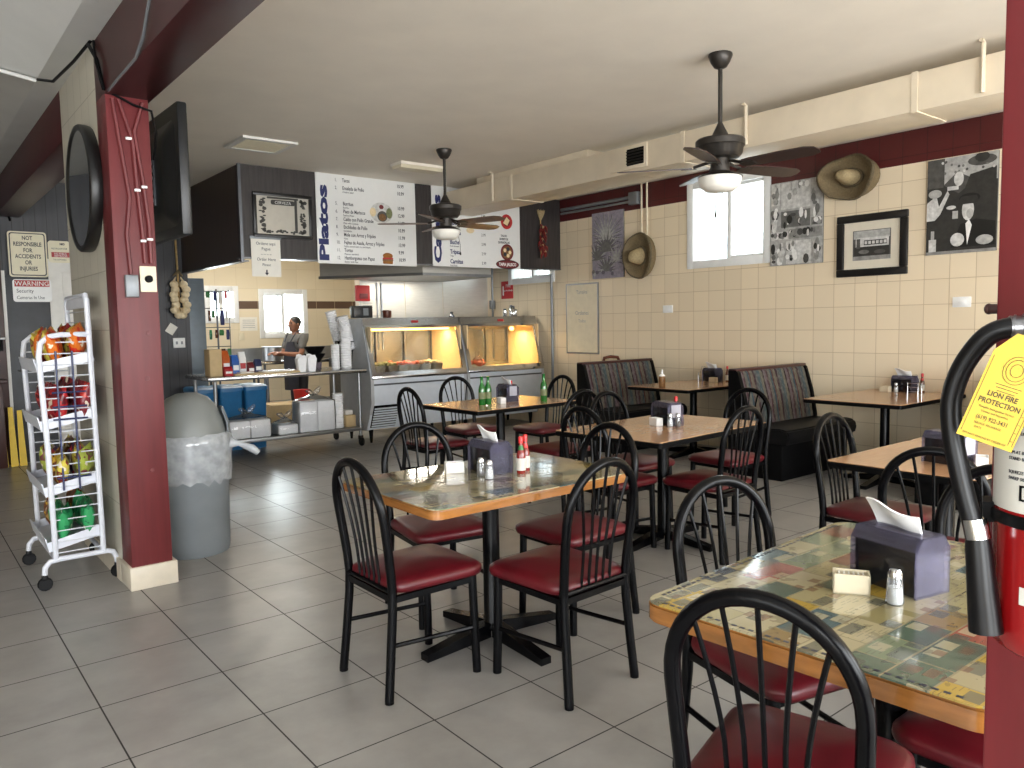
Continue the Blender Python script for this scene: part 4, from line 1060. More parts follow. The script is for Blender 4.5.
for p in rrect(.17, .17, .05, 1): tube(bm, [(p[0]*1.15, p[1]*1.15, .11), (p[0], p[1], 0), (p[0]*.8, p[1]*.8, -.21)], .006, 6)
o = tag(obj('wire_rack', bm, 'black_plain'), 'black wire cup rack at the right end of the prep table', 'wire rack'); o.location = (4.345, 8.66, pz+.214)
for k, x in enumerate((3.67, 3.79)):
    t = thing('takeout_carton', ['left white folding takeout carton on the prep table', 'right white folding takeout carton on the prep table'][k], 'takeout carton', (x, 8.42, pz))
    bm = B(); loft(bm, [[(p[0], p[1], z) for p in rrect(a, b_, .008, 2)] for a, b_, z in ((.085, .07, 0), (.115, .095, .15))]); obj('carton_body', bm, 'foam_white', t)
    bm = B(); prism(bm, [(-.05, 0), (.05, 0), (.03, .045), (0, .055), (-.03, .045)], .003, basis((1, 0, 0), (0, .25, 1), (0, .04, .15))); prism(bm, [(-.05, 0), (.05, 0), (.03, .04), (-.03, .04)], .003, basis((1, 0, 0), (0, -.2, 1), (0, -.045, .15))); obj('flap', bm, 'foam_white', t)
for k, (z, lb) in enumerate(((0, 'lower black bowl of the nested pair on the prep table'), (.085, 'upper black bowl of the nested pair on the prep table'))):
    o = tag(obj('bowl', lathe(B(), [(.06, .0), (.065, .008), (.115, .08), (.125, .1), (.118, .1), (.105, .08), (.05, .015), (0, .012)], 20), 'black_plain'), lb, 'bowl'); o.location = (3.97, 8.70, pz+.09+z)
o = tag(obj('food_tub', lathe(B(), [(.07, 0), (.08, .085), (.082, .089), (0, .089)], 18), 'clear_plastic'), 'clear tub under the black bowls on the prep table', 'tub'); o.location = (3.97, 8.70, pz)
t = thing('baking_sheet', 'flat tray lined with brown paper along the front of the prep table', 'tray', (3.30, 8.44, pz))
bm = B(); bx(bm, -.42, .32, -.11, .11, 0, .018, .004); obj('tray', bm, 'tan_box', t)
bm = B(); box(bm, (.08, .0, .024), (.34, .17, .01), None, .003); box(bm, (-.28, -.02, .026), (.16, .12, .014), Matrix.Rotation(R(8), 3, 'Z'), .003); obj('folded_paper', bm, 'paper', t)
o = tag(obj('carton', bx(B(), 2.65, 2.78, 8.42, 8.60, pz, pz+.29, .005), 'tan_box'), 'tall beige carton at the left end of the prep table', 'carton')
PK = [('orange_pack', 2.845, 8.56, .085, .17, .27, 'orange packet beside the beige carton on the prep table'), ('blue_pack', 2.935, 8.50, .08, .12, .22, 'blue packet on the prep table beside the orange one'), ('ink_red', 2.835, 8.42, .09, .08, .10, 'low red packet in front of the orange one on the prep table'), ('white_plastic', 3.05, 8.60, .08, .10, .25, 'white packet right of the blue one on the prep table'), ('ink_maroon', 3.13, 8.56, .07, .1, .13, 'small maroon packet on the prep table'), ('wire_blue', 3.22, 8.58, .08, .1, .16, 'dark blue packet rightmost in the row on the prep table')]
for m, x, y, w, d, h, lb in PK:
    t = thing('snack_packet', lb, 'packet', (x, y, pz))
    bm = B(); loft(bm, [[(p[0], p[1], z) for p in rrect(w*a, d*b_, .012, 2)] for a, b_, z in ((1, .9, 0), (1.02, 1, h*.3), (1, .9, h*.7), (1, .12, h))]); obj('pouch', bm, m, t)
    bm = B(); bx(bm, -w*.38, w*.38, -d*.51, -d*.48, h*.25, h*.5); obj('front_label', bm, 'tone7' if m != 'white_plastic' else 'ink_red', t)
# blue bins behind the prep table
def blue_bin(label, x, w=.32):
    t = thing('storage_bin', label, 'storage bin', (x, 9.30, 0), 0, 'blue bins behind the prep table')
    bm = B(); loft(bm, [[(p[0], p[1], z) for p in rrect(w*s, .46*s, .03, 3)] for s, z in ((.86, 0), (.98, .70), (1.0, .71))]); obj('bin_body', bm, 'blue_bin', t)
    bm = B(); loft(bm, [[(p[0], p[1], z) for p in rrect(w*s, .46*s, .03, 3)] for s, z in ((1.04, .70), (1.04, .74), (.9, .76))]); obj('rim', bm, 'blue_bin', t)
blue_bin('leftmost blue storage bin, beyond the left leg of the prep table', 2.80, .25)
blue_bin('middle blue storage bin behind the prep table', 3.09, .27)
blue_bin('rightmost blue storage bin behind the prep table', 3.38, .27)
t = thing('floor_bucket', 'low red bucket on a beige carton under the kitchen counter beyond the prep table', 'bucket', (4.30, 10.0, .0))
bm = B(); bx(bm, -.45, .32, -.2, .25, 0, .42, .01); obj('carton', bm, 'tan_box', t)
bm = B(); lathe(bm, [(.09, .42), (.11, .58), (.115, .585), (.10, .58), (.08, .44), (0, .43)], 18, (.05, 0, 0)); obj('pail', bm, 'ink_red', t)

# ------------------------------------------------------------------ back of the kitchen
t = thing('kitchen_counter', 'long stainless counter in front of the kitchen windows', 'counter', (0, 0, 0))
bm = B(); bx(bm, 3.5, 5.9, 11.35, 11.95, .88, .93, .01); obj('worktop', bm, 'steel', t)
bm = B(); bx(bm, 3.5, 5.9, 11.93, 11.95, .93, 1.12); obj('back_lip', bm, 'steel_dull', t)
bm = B(); bx(bm, 3.55, 5.85, 11.42, 11.9, .25, .28, .004); obj('lower_shelf', bm, 'steel_dull', t)
for x in (3.6, 4.4, 5.8):
    for y in (11.42, 11.88): obj('leg', tube(B(), [(x, y, 0), (x, y, .88)], .02, 8), 'steel_dark', t)
bm = B(); bx(bm, 3.45, 4.3, 10.9, 11.34, .78, .82, .008); bx(bm, 3.48, 4.27, 10.93, 11.3, 0, .04); 
for x in (3.5, 4.25):
    for y in (10.94, 11.3): tube(bm, [(x, y, 0), (x, y, .78)], .018, 8)
tag(obj('work_table', bm, 'steel_dark'), 'small dark steel table in front of the kitchen counter', 'table')
o = tag(obj('stock_pot', lathe(B(), [(.13, 0), (.14, .01), (.14, .2), (.15, .205), (.15, .215), (.13, .212), (.125, .03), (0, .02)], 20), 'steel_dull'), 'low steel pot by the hands of the person in the kitchen', 'pot'); o.location = (4.55, 11.5, .93)
o = tag(obj('stock_pot', lathe(B(), [(.16, 0), (.17, .01), (.17, .28), (.18, .285), (.18, .295), (.16, .292), (.155, .03), (0, .02)], 20), 'chrome'), 'tall shiny steel pot right of the person in the kitchen', 'pot'); o.location = (5.75, 11.2, .95)
o = tag(obj('stove', bx(bx(B(), 5.4, 6.2, 10.85, 11.34, 0, .9, .01), 5.4, 6.2, 10.85, 11.34, .905, .945, .004), 'steel_dark'), 'dark steel stove under the shiny pot in the kitchen', 'stove')
t = thing('tall_cabinet', 'tall blue-grey metal cabinet right of the garlic string', 'cabinet', (3.09, 10.4, 0))
bm = B(); bx(bm, -.14, .11, -.15, .3, 0, 2.08, .008); obj('cabinet_body', bm, 'grey_cabinet', t)
bm = B(); bx(bm, -.13, .10, -.162, -.15, .08, 2.0, .004); obj('door', bm, 'grey_cabinet', t)
# small goods rack
t = thing('goods_rack', 'thin wire rack hung with small colourful packets in front of the kitchen window', 'display rack', (3.38, 10.35, 0))
bm = B(); tube(bm, [(0, 0, 0), (0, 0, 1.95)], .012, 8)
for z in (1.2, 1.45, 1.7, 1.92): tube(bm, [(-.16, -.02, z), (.16, -.02, z)], .006, 6)
tube(bm, [(-.16, 0, 1.1), (-.16, 0, 1.94)], .006, 6); tube(bm, [(.16, 0, 1.1), (.16, 0, 1.94)], .006, 6); lathe(bm, [(.18, 0), (.18, .015), (.02, .03)], 14)
obj('rack_frame', bm, 'steel_dark', t)
rnd = random.Random(21)
GC = ['cap_red', 'cap_green', 'purple_bag', 'paper', 'sauce_brown', 'yellow_bag', 'ink_blue', 'green_bag']
ROW = ['top', 'second', 'third', 'lowest']
for r_ in range(4):
    for c_ in range(4):
        z = 1.92-.25*r_; x = 3.26+.08*c_
        bm = B(); h = rnd.uniform(.06, .19); wd = rnd.uniform(.03, .062); x += rnd.uniform(-.02, .02); loft(bm, [[(p[0], p[1], zz) for p in rrect(wd*a, .03*b_, .008, 2)] for a, b_, zz in ((.9, .2, -h), (1, 1, -h*.6), (1, .9, -h*.3), (.9, .2, 0))])
        cl = GC[(r_*3+c_*5+1) % 8]
        tag(obj('hanging_packet', bm, cl), 'small packet on the %s row of the wire rack, %s from its left end' % (ROW[r_], ['first', 'second', 'third', 'fourth'][c_]), 'packet', 'packets on the kitchen wire rack').location = (x, 10.32, z)
t = thing('wall_notice', 'white paper on the kitchen wall between the two windows', 'notice', (4.58, YK-.001, 1.50)); bm = B(); bx(bm, -.14, .14, -.006, -.001, -.11, .11); obj('sheet', bm, 'paper', t)
bm = B(); [bx(bm, -.1, .1, -.0072, -.006, -.06+.03*k, -.054+.03*k) for k in range(5)]; obj('lettering', bm, 'ink_grey', t)
o = tag(obj('wall_switch', bx(B(), 4.42, 4.50, YK-.012, YK-.001, 1.24, 1.36, .003), 'cream_plastic'), 'cream switch plate on the kitchen wall under the white paper', 'switch')

# ------------------------------------------------------------------ person in the kitchen
def skin(name, pts, edges, rad, m, parent, sub=1, root=0):
    me = bpy.data.meshes.new(name); me.from_pydata(pts, edges, [])
    o = bpy.data.objects.new(name, me); C.objects.link(o)
    md = o.modifiers.new('s', 'SKIN'); md.use_smooth_shade = True
    for i, v in enumerate(me.skin_vertices[0].data):
        r = rad[i]; v.radius = r if isinstance(r, tuple) else (r, r); v.use_root = (i == root)
    if sub: o.modifiers.new('u', 'SUBSURF').levels = sub; o.modifiers['u'].render_levels = sub
    dg = bpy.context.evaluated_depsgraph_get()
    nm = bpy.data.meshes.new_from_object(o.evaluated_get(dg), depsgraph=dg)
    bpy.data.objects.remove(o)
    nm.name = name; nm.materials.clear(); nm.materials.append(M[m]); nm.shade_smooth()
    r = bpy.data.objects.new(name, nm); C.objects.link(r); r.parent = parent
    return r
# local frame: faces +x ; placed facing -x with the head turned a little to the camera
t = thing('person', 'person in a grey t-shirt and dark apron working at the kitchen counter, head turned aside', 'person', (4.80, 11.10, 0), R(194))
pts = [(0, 0, .84), (.01, 0, .98), (.03, 0, 1.14), (.035, 0, 1.27), (.035, 0, 1.335), (.045, 0, 1.47)]
rad = [(.13, .10), (.125, .09), (.14, .10), (.12, .085), (.055, .055), (.05, .05)]
edges = [(i, i+1) for i in range(5)]
for s in (-1, 1):
    b0 = len(pts); pts += [(.03, s*.16, 1.28), (.07, s*.20, 1.15), (.11, s*.21, 1.03), (.25, s*.15, 1.04), (.36, s*.09, 1.06), (.405, s*.075, 1.06)]
    rad += [.058, .048, .042, .036, .026, (.035, .02)]; edges += [(3, b0)]+[(b0+i, b0+i+1) for i in range(5)]
    b1_ = len(pts); pts += [(0, s*.085, .76), (.01, s*.09, .46), (-.01, s*.09, .09), (.09, s*.095, .035)]
    rad += [.085, .06, .042, (.04, .03)]; edges += [(0, b1_), (b1_, b1_+1), (b1_+1, b1_+2), (b1_+2, b1_+3)]
    for k in range(4):
        f0 = len(pts); yy = s*(.095-.016*k); pts += [(.435, yy, 1.058), (.465, yy, 1.045), (.48-.006*abs(k-1), yy, 1.025)]; rad += [.0085, .008, .007]; edges += [(b0+5, f0), (f0, f0+1), (f0+1, f0+2)]
    f0 = len(pts); pts += [(.40, s*.04, 1.05), (.43, s*.025, 1.04)]; rad += [.010, .008]; edges += [(b0+5, f0), (f0, f0+1)]
body = skin('body', pts, edges, rad, 'skin', t)
bm = B(); ball(bm, (.05, 0, 1.51), (.092, .074, .112), 16); ball(bm, (.075, 0, 1.455), (.06, .058, .06), 12); ball(bm, (.143, 0, 1.495), (.018, .013, .022), 8)
for s in (-1, 1): ball(bm, (.04, s*.075, 1.5), (.02, .012, .03), 8)
hd = obj('head', bm, 'skin', t, 80); hd.location = (0, 0, -.035)
bm = B()
for s in (-1, 1): ball(bm, (.130, s*.03, 1.525), (.012, .014, .008), 8)
box(bm, (.132, 0, 1.452), (.008, .045, .008)); [box(bm, (.133, s*.032, 1.546), (.008, .035, .006)) for s in (-1, 1)]; obj('face_features', bm, 'hair_black', hd)
bm = B(); ball(bm, (.032, 0, 1.545), (.096, .082, .088), 16); o = obj('hair', bm, 'hair_black', hd)
# shirt with short sleeves, apron, trousers
pts = [(0, 0, .84), (.01, 0, .98), (.03, 0, 1.14), (.035, 0, 1.27), (.035, 0, 1.325)]; rad = [(.15, .12), (.143, .107), (.158, .118), (.138, .102), (.07, .07)]; edges = [(i, i+1) for i in range(4)]
for s in (-1, 1):
    b0 = len(pts); pts += [(.03, s*.16, 1.285), (.07, s*.20, 1.15), (.085, s*.205, 1.09)]; rad += [.076, .064, .062]; edges += [(3, b0), (b0, b0+1), (b0+1, b0+2)]
skin('shirt', pts, edges, rad, 'shirt_grey', t)
pts = [(0, 0, .90)]; rad = [(.14, .11)]; edges = []
for s in (-1, 1):
    b0 = len(pts); pts += [(0, s*.085, .76), (.01, s*.09, .46), (-.01, s*.09, .07)]; rad += [.10, .078, .065]; edges += [(0, b0), (b0, b0+1), (b0+1, b0+2)]
skin('trousers', pts, edges, rad, 'apron_dark', t)
bm = B(); n = 8; rows = []
for i in range(n+1):
    z = .5+.72*i/n; hw = .17 if z < 1.0 else .17-.10*(z-1.0)/.22
    rows.append([(.185+.012*math.cos(j/8*PI-PI/2)-.05*abs(j/4-1)**2-(.02 if z > 1.2 else 0), (j/4-1)*hw, z) for j in range(9)])
q = [[bm.verts.new(p) for p in r_] for r_ in rows]
for i in range(n):
    for j in range(8): bm.faces.new((q[i][j], q[i][j+1], q[i+1][j+1], q[i+1][j]))
gg = bmesh.ops.extrude_face_region(bm, geom=bm.faces[:]); bmesh.ops.translate(bm, vec=(.006, 0, 0), verts=[v for v in gg['geom'] if isinstance(v, bmesh.types.BMVert)])
tube(bm, [(.185, .07, 1.22), (.09, .10, 1.37), (-.04, .05, 1.385), (-.04, -.05, 1.385), (.09, -.10, 1.37), (.185, -.07, 1.22)], .009, 6)
obj('apron', bm, 'apron_dark', t, 60)

# ------------------------------------------------------------------ pictures and hats on the tiled wall
XR = X1
def canvas(name, label, y0, y1, z0, z1, draw, mats, th=.022):
    """y0 > y1 : left edge in view is larger y"""
    t = thing(name, label, 'picture', (XR, y0, z0)); w, h = y0-y1, z1-z0
    bm = B(); bx(bm, -th, -.001, -w, 0, 0, h, .002); obj('panel', bm, 'tone3', t)
    bm = B()
    todo = []
    draw(lambda poly, lay, mi: todo.append((lay, len(todo), poly, mi)))
    for k, (lay, _, poly, mi) in enumerate(sorted(todo, key=lambda q: q[:2])): prism(bm, [(max(0, min(w, p[0]*w)), max(0, min(h, p[1]*h))) for p in poly], .0003, basis((0, -1, 0), (0, 0, 1), (-th-.00012*k-.0002, 0, 0)), mi)
    obj('print', bm, mats, t, 20); return t
tones = ['tone%d' % i for i in range(8)]
def rect(x0, y0, x1, y1): return [(x0, y0), (x1, y0), (x1, y1), (x0, y1)]
def el(cx, cy, a, b_, n=16): return ellipse(2*a, 2*b_, n, cx, cy)
def agave(P):
    P(rect(0, 0, 1, 1), 0, 2); rr = random.Random(2)
    for (cx, cy, n, L, m0) in ((.5, .60, 60, .62, 0), (.5, .42, 50, .5, 1), (.2, .3, 34, .42, 1), (.82, .25, 34, .42, 0), (.5, .12, 34, .4, 1)):
        for k in range(n):
            a = PI*(k+.5)/n*1.15-.25; l = L*rr.uniform(.7, 1); wd = .045
            P([(cx-wd*math.sin(a), cy+wd*.5*math.cos(a)), (cx+l*math.cos(a), cy+l*.75*math.sin(a)), (cx+wd*math.sin(a), cy-wd*.5*math.cos(a))], 1+(k*7) % 5, (1, 2, 3, 4, 2)[(k+m0) % 5])
    for k in range(12): P(el(rr.random(), .06+.06*rr.random(), .05, .03, 8), 6, k % 5)
canvas('wall_canvas', 'tall grey canvas print of an agave plant near the far end of the tiled wall', 7.27, 6.72, 1.99, 2.83, agave, ['lilac1', 'lilac1', 'lilac2', 'tone5', 'tone3'])
def collage(P):
    P(rect(0, 0, 1, 1), 0, 5); rr = random.Random(6)
    cells = [(0, .72, .2, 1), (.2, .66, .78, 1), (.78, .55, 1, 1), (0, .42, .2, .72), (.2, .44, .78, .66), (0, .3, .36, .42), (.36, .3, 1, .44), (0, 0, .3, .3), (.3, 0, .8, .3), (.8, 0, 1, .3), (.78, .44, 1, .55)]
    for i, c in enumerate(cells):
        P(rect(c[0]+.012, c[1]+.012, c[2]-.012, c[3]-.012), 1, (6, 6, 5, 5, 3, 6, 4, 5, 6, 5, 3)[i])
        for k in range(13):
            a = rr.uniform(.02, .06); cx, cy = rr.uniform(c[0]+.05, c[2]-.05), rr.uniform(c[1]+.04, c[3]-.04)
            P(el(cx, cy, min(a, (c[2]-c[0])*.2), min(rr.uniform(.02, .07), (c[3]-c[1])*.3), 8), 2+k % 4, rr.choice([1, 2, 3, 4, 6, 7] if c[1] < .45 else [3, 4, 5, 6, 7]))
canvas('wall_canvas', 'collage canvas of old photographs right of the window', 4.65, 4.07, 1.98, 2.82, collage, tones)
def cantina(P):
    P(rect(0, 0, 1, 1), 0, 1); rr = random.Random(8)
    P(rect(.25, .72, 1, 1), 1, 5); P(rect(0, .7, .24, 1), 1, 2)
    P([(.0, .55), (.14, .62), (.18, .5), (.3, .66), (.33, .62), (.2, .42), (.12, .36), (.0, .36)], 2, 6)
    P(el(.12, .64, .1, .045), 3, 5); P(el(.46, .77, .07, .075), 3, 6); P([(.24, .72), (.46, .62), (.7, .74), (.5, .82), (.46, .86)], 2, 2)
    P(el(.78, .93, .2, .055), 3, 2); P(el(.78, .96, .1, .05), 4, 1); P([(.46, .5), (.98, .5), (.98, .85), (.62, .8)], 2, 1)
    P(el(.62, .56, .15, .05), 4, 0); P(el(.6, .44, .085, .11), 5, 6); P(el(.63, .4, .05, .05), 6, 5); P([(.46, .5), (.5, .58), (.72, .58), (.76, .5)], 6, 1)
    P([(.36, .06), (.5, .3), (.72, .34), (.98, .3), (.98, .06)], 3, 0); P([(.57, .3), (.62, .34), (.66, .28), (.6, .08)], 5, 7); P(el(.46, .14, .1, .07), 6, 6); P(el(.84, .12, .12, .05), 6, 5)
    P(rect(.04, .0, .15, .16), 4, 6); P(rect(.07, .16, .12, .25), 4, 5); P(el(.36, .48, .07, .02), 5, 6); P(rect(.3, .66, .46, .7), 5, 6); P(rect(.38, .36, .46, .44), 4, 5)
    for k in range(16): P(el(rr.uniform(.05, .95), rr.uniform(.84, .96), .02, .015, 6), 5, rr.choice([2, 3, 6]))
    P(rect(0, 0, 1, .03), 7, 4)
canvas('wall_canvas', 'dark cantina photograph on canvas at the right end of the tiled wall', 3.09, 2.53, 1.97, 2.79, cantina, tones)
t = thing('framed_photo', 'black-framed photograph of an old shopfront below the brown hat', 'picture', (XR, 3.585, 1.82))
w, h = .67, .58; bm = B()
for a in ((-w/2, w/2, 0, .07), (-w/2, w/2, h-.07, h), (-w/2, -w/2+.07, .07, h-.07), (w/2-.07, w/2, .07, h-.07)): bx(bm, -.035, -.001, a[0], a[1], a[2], a[3], .008)
obj('frame', bm, 'frame_black', t)
bm = B(); bx(bm, -.014, -.002, -w/2+.06, w/2-.06, .06, h-.06); obj('mat_board', bm, 'mat_cream', t)
bm = B()
def P2(poly, lay, mi): prism(bm, [((p[0]-.5)*.36, p[1]*.28) for p in poly], .0006, basis((0, -1, 0), (0, 0, 1), (-.0142-.0006*lay, 0, .15)), mi)
P2(rect(0, 0, 1, 1), 0, 2); P2(rect(.02, .72, .98, .98), 1, 5); P2(rect(.08, .45, .95, .75), 2, 6); P2(rect(.3, .5, .9, .66), 3, 1); P2(rect(.04, .14, .96, .45), 2, 1)
for k in range(6): P2(rect(.32+.1*k, .53, .39+.1*k, .63), 4, 6)
P2(el(.3, .28, .14, .07), 3, 3); P2(el(.72, .26, .15, .07), 3, 2); P2(rect(.0, .0, 1, .14), 1, 4); P2(rect(.1, .4, .2, .72), 3, 2)
obj('photograph', bm, tones, t, 20)
def sombrero(label, y, z, rw, rh, ms, tilt, wv=.02):
    t = thing('sombrero', label, 'hat', (XR-.012, y, z)); n = 32
    def ring(s, d, wob=0): return [(-d-wob*(1+math.cos(2*a)), -rw*s*(1+.8*wob*math.sin(3*a))*math.cos(a), rh*s*(1+.9*wob*math.cos(5*a))*math.sin(a)) for a in (2*PI*k/n for k in range(n))]
    bm = B(); loft(bm, [ring(.97, .012), ring(1.0, .05, wv), ring(.95, .085, wv), ring(.8, .055, wv*.4), ring(.45, .03)], True, True); obj('brim', bm, ms[0], t, 60)
    bm = B(); tube(bm, [(p[0]-.012, p[1]*.985, p[2]*.985) for p in ring(1, .058, wv)], .016, 6, True); obj('brim_edge', bm, ms[1], t, 60)
    bm = B(); cy, cz = tilt; rings = []
    for s, d, k in ((.40, .025, 0), (.36, .08, .2), (.31, .13, .5), (.24, .18, .8), (.12, .205, 1), (.03, .20, 1)):
        rings.append([(-d, -rw*s*math.cos(2*PI*i/n)+cy*k, rh*s*math.sin(2*PI*i/n)+cz*k) for i in range(n)])
    loft(bm, rings); obj('crown', bm, ms[2], t, 60)
    bm = B(); tube(bm, [(-.05, -rw*.40*math.cos(2*PI*i/n), rh*.40*math.sin(2*PI*i/n)) for i in range(n)], .014, 6, True); obj('hat_band', bm, ms[1], t, 60)
    return t
sombrero('straw sombrero hung beside the agave canvas', 6.41, 2.225, .225, .27, ('straw', 'straw_dark', 'straw_light'), (.03, -.02))
sombrero('wide brown sombrero hung between the collage and the cantina photograph', 3.77, 2.75, .27, .20, ('straw', 'straw_dark', 'straw_light'), (.03, .02), .05)
t = thing('whiteboard', 'small whiteboard with faint handwriting above the farther booth', 'whiteboard', (XR, 7.485, 1.01))
bm = B(); bx(bm, -.014, -.001, -.29, .29, .02, .92); obj('board', bm, 'cream_plastic', t)
bm = B()
for a in ((-.305, .305, 0, .02), (-.305, .305, .92, .94), (-.305, -.29, .02, .92), (.29, .305, .02, .92)): bx(bm, -.018, -.001, *a)
obj('frame', bm, 'steel_dull', t)
bm = B()
for s, z, q in (('Tamales', .80, .07), ('Ordenes', .52, .08), ('Todos', .42, .06)): text(bm, s, q, basis((0, -1, 0), (0, 0, 1), (-.0145, 0, z)), align='CENTER', sx=.9)
obj('handwriting', bm, 'ink_grey', t)
for y, z, lb in ((6.03, 1.57, 'white wall plate between the two booths'), (2.79, 1.55, 'white wall plate below the cantina photograph')):
    t = thing('wall_plate', lb, 'wall plate', (XR, y, z)); bm = B(); bx(bm, -.008, -.001, -.075, .075, -.045, .045, .003); obj('plate', bm, 'white_plastic', t)
    bm = B(); bx(bm, -.011, -.008, -.035, .035, -.018, .018, .002); obj('insert', bm, 'white_plastic', t)
bm = B(); tube(bm, [(XR-.02, 6.42, 2.46), (XR-.02, 6.42, CE)], .012, 8); tube(bm, [(XR-.02, 6.335, 2.46), (XR-.02, 6.335, CE)], .012, 8)
tag(obj('conduit', bm, 'cream_plastic'), 'pair of cream pipes running up the wall above the straw sombrero', 'pipe')
bm = B(); tube(bm, [(XR-.03, 7.85, 2.95), (XR-.03, 6.55, 2.95)], .022, 8); tube(bm, [(XR-.03, 7.85, 2.90), (XR-.03, 6.55, 2.90)], .016, 8); box(bm, (XR-.04, 6.52, 2.93), (.07, .14, .15), None, .006)
tag(obj('conduit', bm, 'grey_metal'), 'grey horizontal conduit ending in a box on the red stripe', 'pipe')

# ------------------------------------------------------------------ things on and near the red column
t = thing('wall_mirror', 'round mirror in a thick black frame on the tiled pier', 'mirror', (.97, 5.09, 2.255)); t.scale = (.62, 1, 1)
Mx = basis((0, 1, 0), (0, 0, 1), (0, 0, 0)) @ Matrix.Rotation(PI, 4, 'Y')
bm = B(); rings = []; n = 36
for r_, d in ((.355, .002), (.36, .03), (.36, .09), (.352, .104), (.335, .106), (.325, .098), (.322, .088)): rings.append([(-d, r_*math.cos(2*PI*k/n), r_*math.sin(2*PI*k/n)) for k in range(n)])
loft(bm, rings, True, False); obj('frame', bm, 'frame_black', t, 60)
bm = B(); prism(bm, ellipse(.648, .648, 36), .012, basis((0, -1, 0), (0, 0, 1), (-.08, 0, 0))); obj('mirror_glass', bm, 'mirror', t)
# television turned to the dining room, seen from behind
t = thing('television', 'black flat television mounted beside the red column, seen from behind', 'television', (1.452, 4.80, 1.995), R(1))
# local: screen plane along +y, screen faces +x
bm = B(); bx(bm, -.06, 0, 0, 1.12, 0, .77, .012); obj('bezel', bm, 'tv_black', t)
bm = B(); loft(bm, [[(-.06, p[0], p[1]) for p in rrect(1.0, .62, .06, 4, .56, .37)], [(-.10, p[0], p[1]) for p in rrect(.9, .5, .06, 4, .56, .36)], [(-.115, p[0], p[1]) for p in rrect(.82, .42, .06, 4, .56, .36)]]); obj('back_cover', bm, 'tv_black', t)
bm = B(); bx(bm, .0, .002, .03, 1.09, .03, .70); obj('screen', bm, 'dispenser_dark', t)
bm = B(); bx(bm, -.125, -.115, .3, .36, .2, .5); 
for k in range(6): bx(bm, -.13, -.125, .31, .35, .22+.045*k, .245+.045*k)
obj('port_panel', bm, 'steel_dark', t)
bm = B(); bx(bm, -.16, -.11, .46, .66, .25, .5, .006); bx(bm, -.228, -.15, .50, .62, .30, .45, .006); obj('wall_bracket', bm, 'black_plain', t)
bm = B()
for (x, w_, pts_) in ((1.02, .008, [(1.0, 2.66), (1.03, 2.4), (1.06, 2.15), (1.035, 1.95), (1.045, 1.74)]), (1.08, .008, [(1.03, 2.66), (1.09, 2.45), (1.10, 2.2), (1.115, 1.95), (1.12, 1.80)]), (1.14, .008, [(1.15, 2.66), (1.10, 2.5), (1.13, 2.25), (1.15, 2.0), (1.15, 1.80)])):
    tube(bm, [(p[0], 4.572, p[1]) for p in pts_], .011, 6)
tag(obj('painted_cable', bm, 'column_red'), 'red-painted cables running down the front of the red column', 'cable')
for k, (x, z) in enumerate(((1.07, 2.46), (1.10, 2.19), (1.135, 2.21), (1.115, 1.92), (1.15, 1.93))):
    tag(obj('cable_clip', box(B(), (x, 4.565, z), (.03, .018, .014), None, .003), 'white_plastic'), 'white cable clip on the red column, %s' % ['uppermost', 'second from top', 'third from top', 'fourth from top', 'lowest, above the dial plate'][k], 'cable clip', 'white clips on the red column')
t = thing('switch_box', 'grey metal switch box on the front of the red column', 'switch box', (1.045, 4.58, 1.675)); bm = B(); bx(bm, -.033, .033, -.03, 0, -.06, .06, .004); obj('housing', bm, 'grey_metal', t)
bm = B(); bx(bm, -.03, .03, -.034, -.03, -.056, .056, .002); obj('cover_plate', bm, 'grey_metal', t)
t = thing('dial_plate', 'cream control plate with a black dial on the red column', 'dial switch', (1.132, 4.58, 1.715)); bm = B(); bx(bm, -.042, .042, -.012, 0, -.07, .07, .003); obj('plate', bm, 'cream_plastic', t)
bm = B(); lathe(bm, [(.02, 0), (.02, .018), (.016, .024), (0, .024)], 16, (0, 0, 0), basis((1, 0, 0), (0, 0, 1), (0, -.012, 0)) @ Matrix.Diagonal((1, 1, 1, 1))); obj('dial', bm, 'black_plain', t)
bm = B(); tube(bm, [(.965, 4.9, 3.02), (.94, 4.75, 2.97), (.95, 4.62, 2.86), (.96, 4.60, 2.76), (.965, 4.57, 2.70)], .011, 6); tube(bm, [(.955, 4.70, 2.98), (.94, 4.60, 2.84), (.965, 4.57, 2.70), (1.10, 4.56, 2.64), (1.19, 4.56, 2.62), (1.225, 4.62, 2.52), (1.24, 4.75, 2.40)], .007, 6)
tube(bm, [(.955, 4.76, 3.0), (.90, 4.95, 2.93), (.85, 5.3, 2.90), (.82, 5.62, 2.985)], .009, 6)
tag(obj('black_cable', bm, 'black_rubber'), 'loose black cables drooping from the beam above the red column', 'cable')
bm = B(); tube(bm, [(.962, 3.2, 3.02), (.955, 3.55, 2.88), (.955, 3.72, 2.72), (.962, 3.9, 2.675), (.962, 4.2, 2.672), (.962, 4.45, 2.665)], .007, 6)
tag(obj('beam_cable', bm, 'grey_metal'), 'pale cable looping across the side of the red beam', 'cable')
bm = B(); tube(bm, [(.81, 5.63, 2.98), (-.2, 5.485, 3.08), (-1.2, 5.345, 3.18)], .012, 6)
tag(obj('ceiling_conduit', bm, 'white_plastic'), 'thin white conduit along a fold of the sloping pale ceiling', 'pipe')
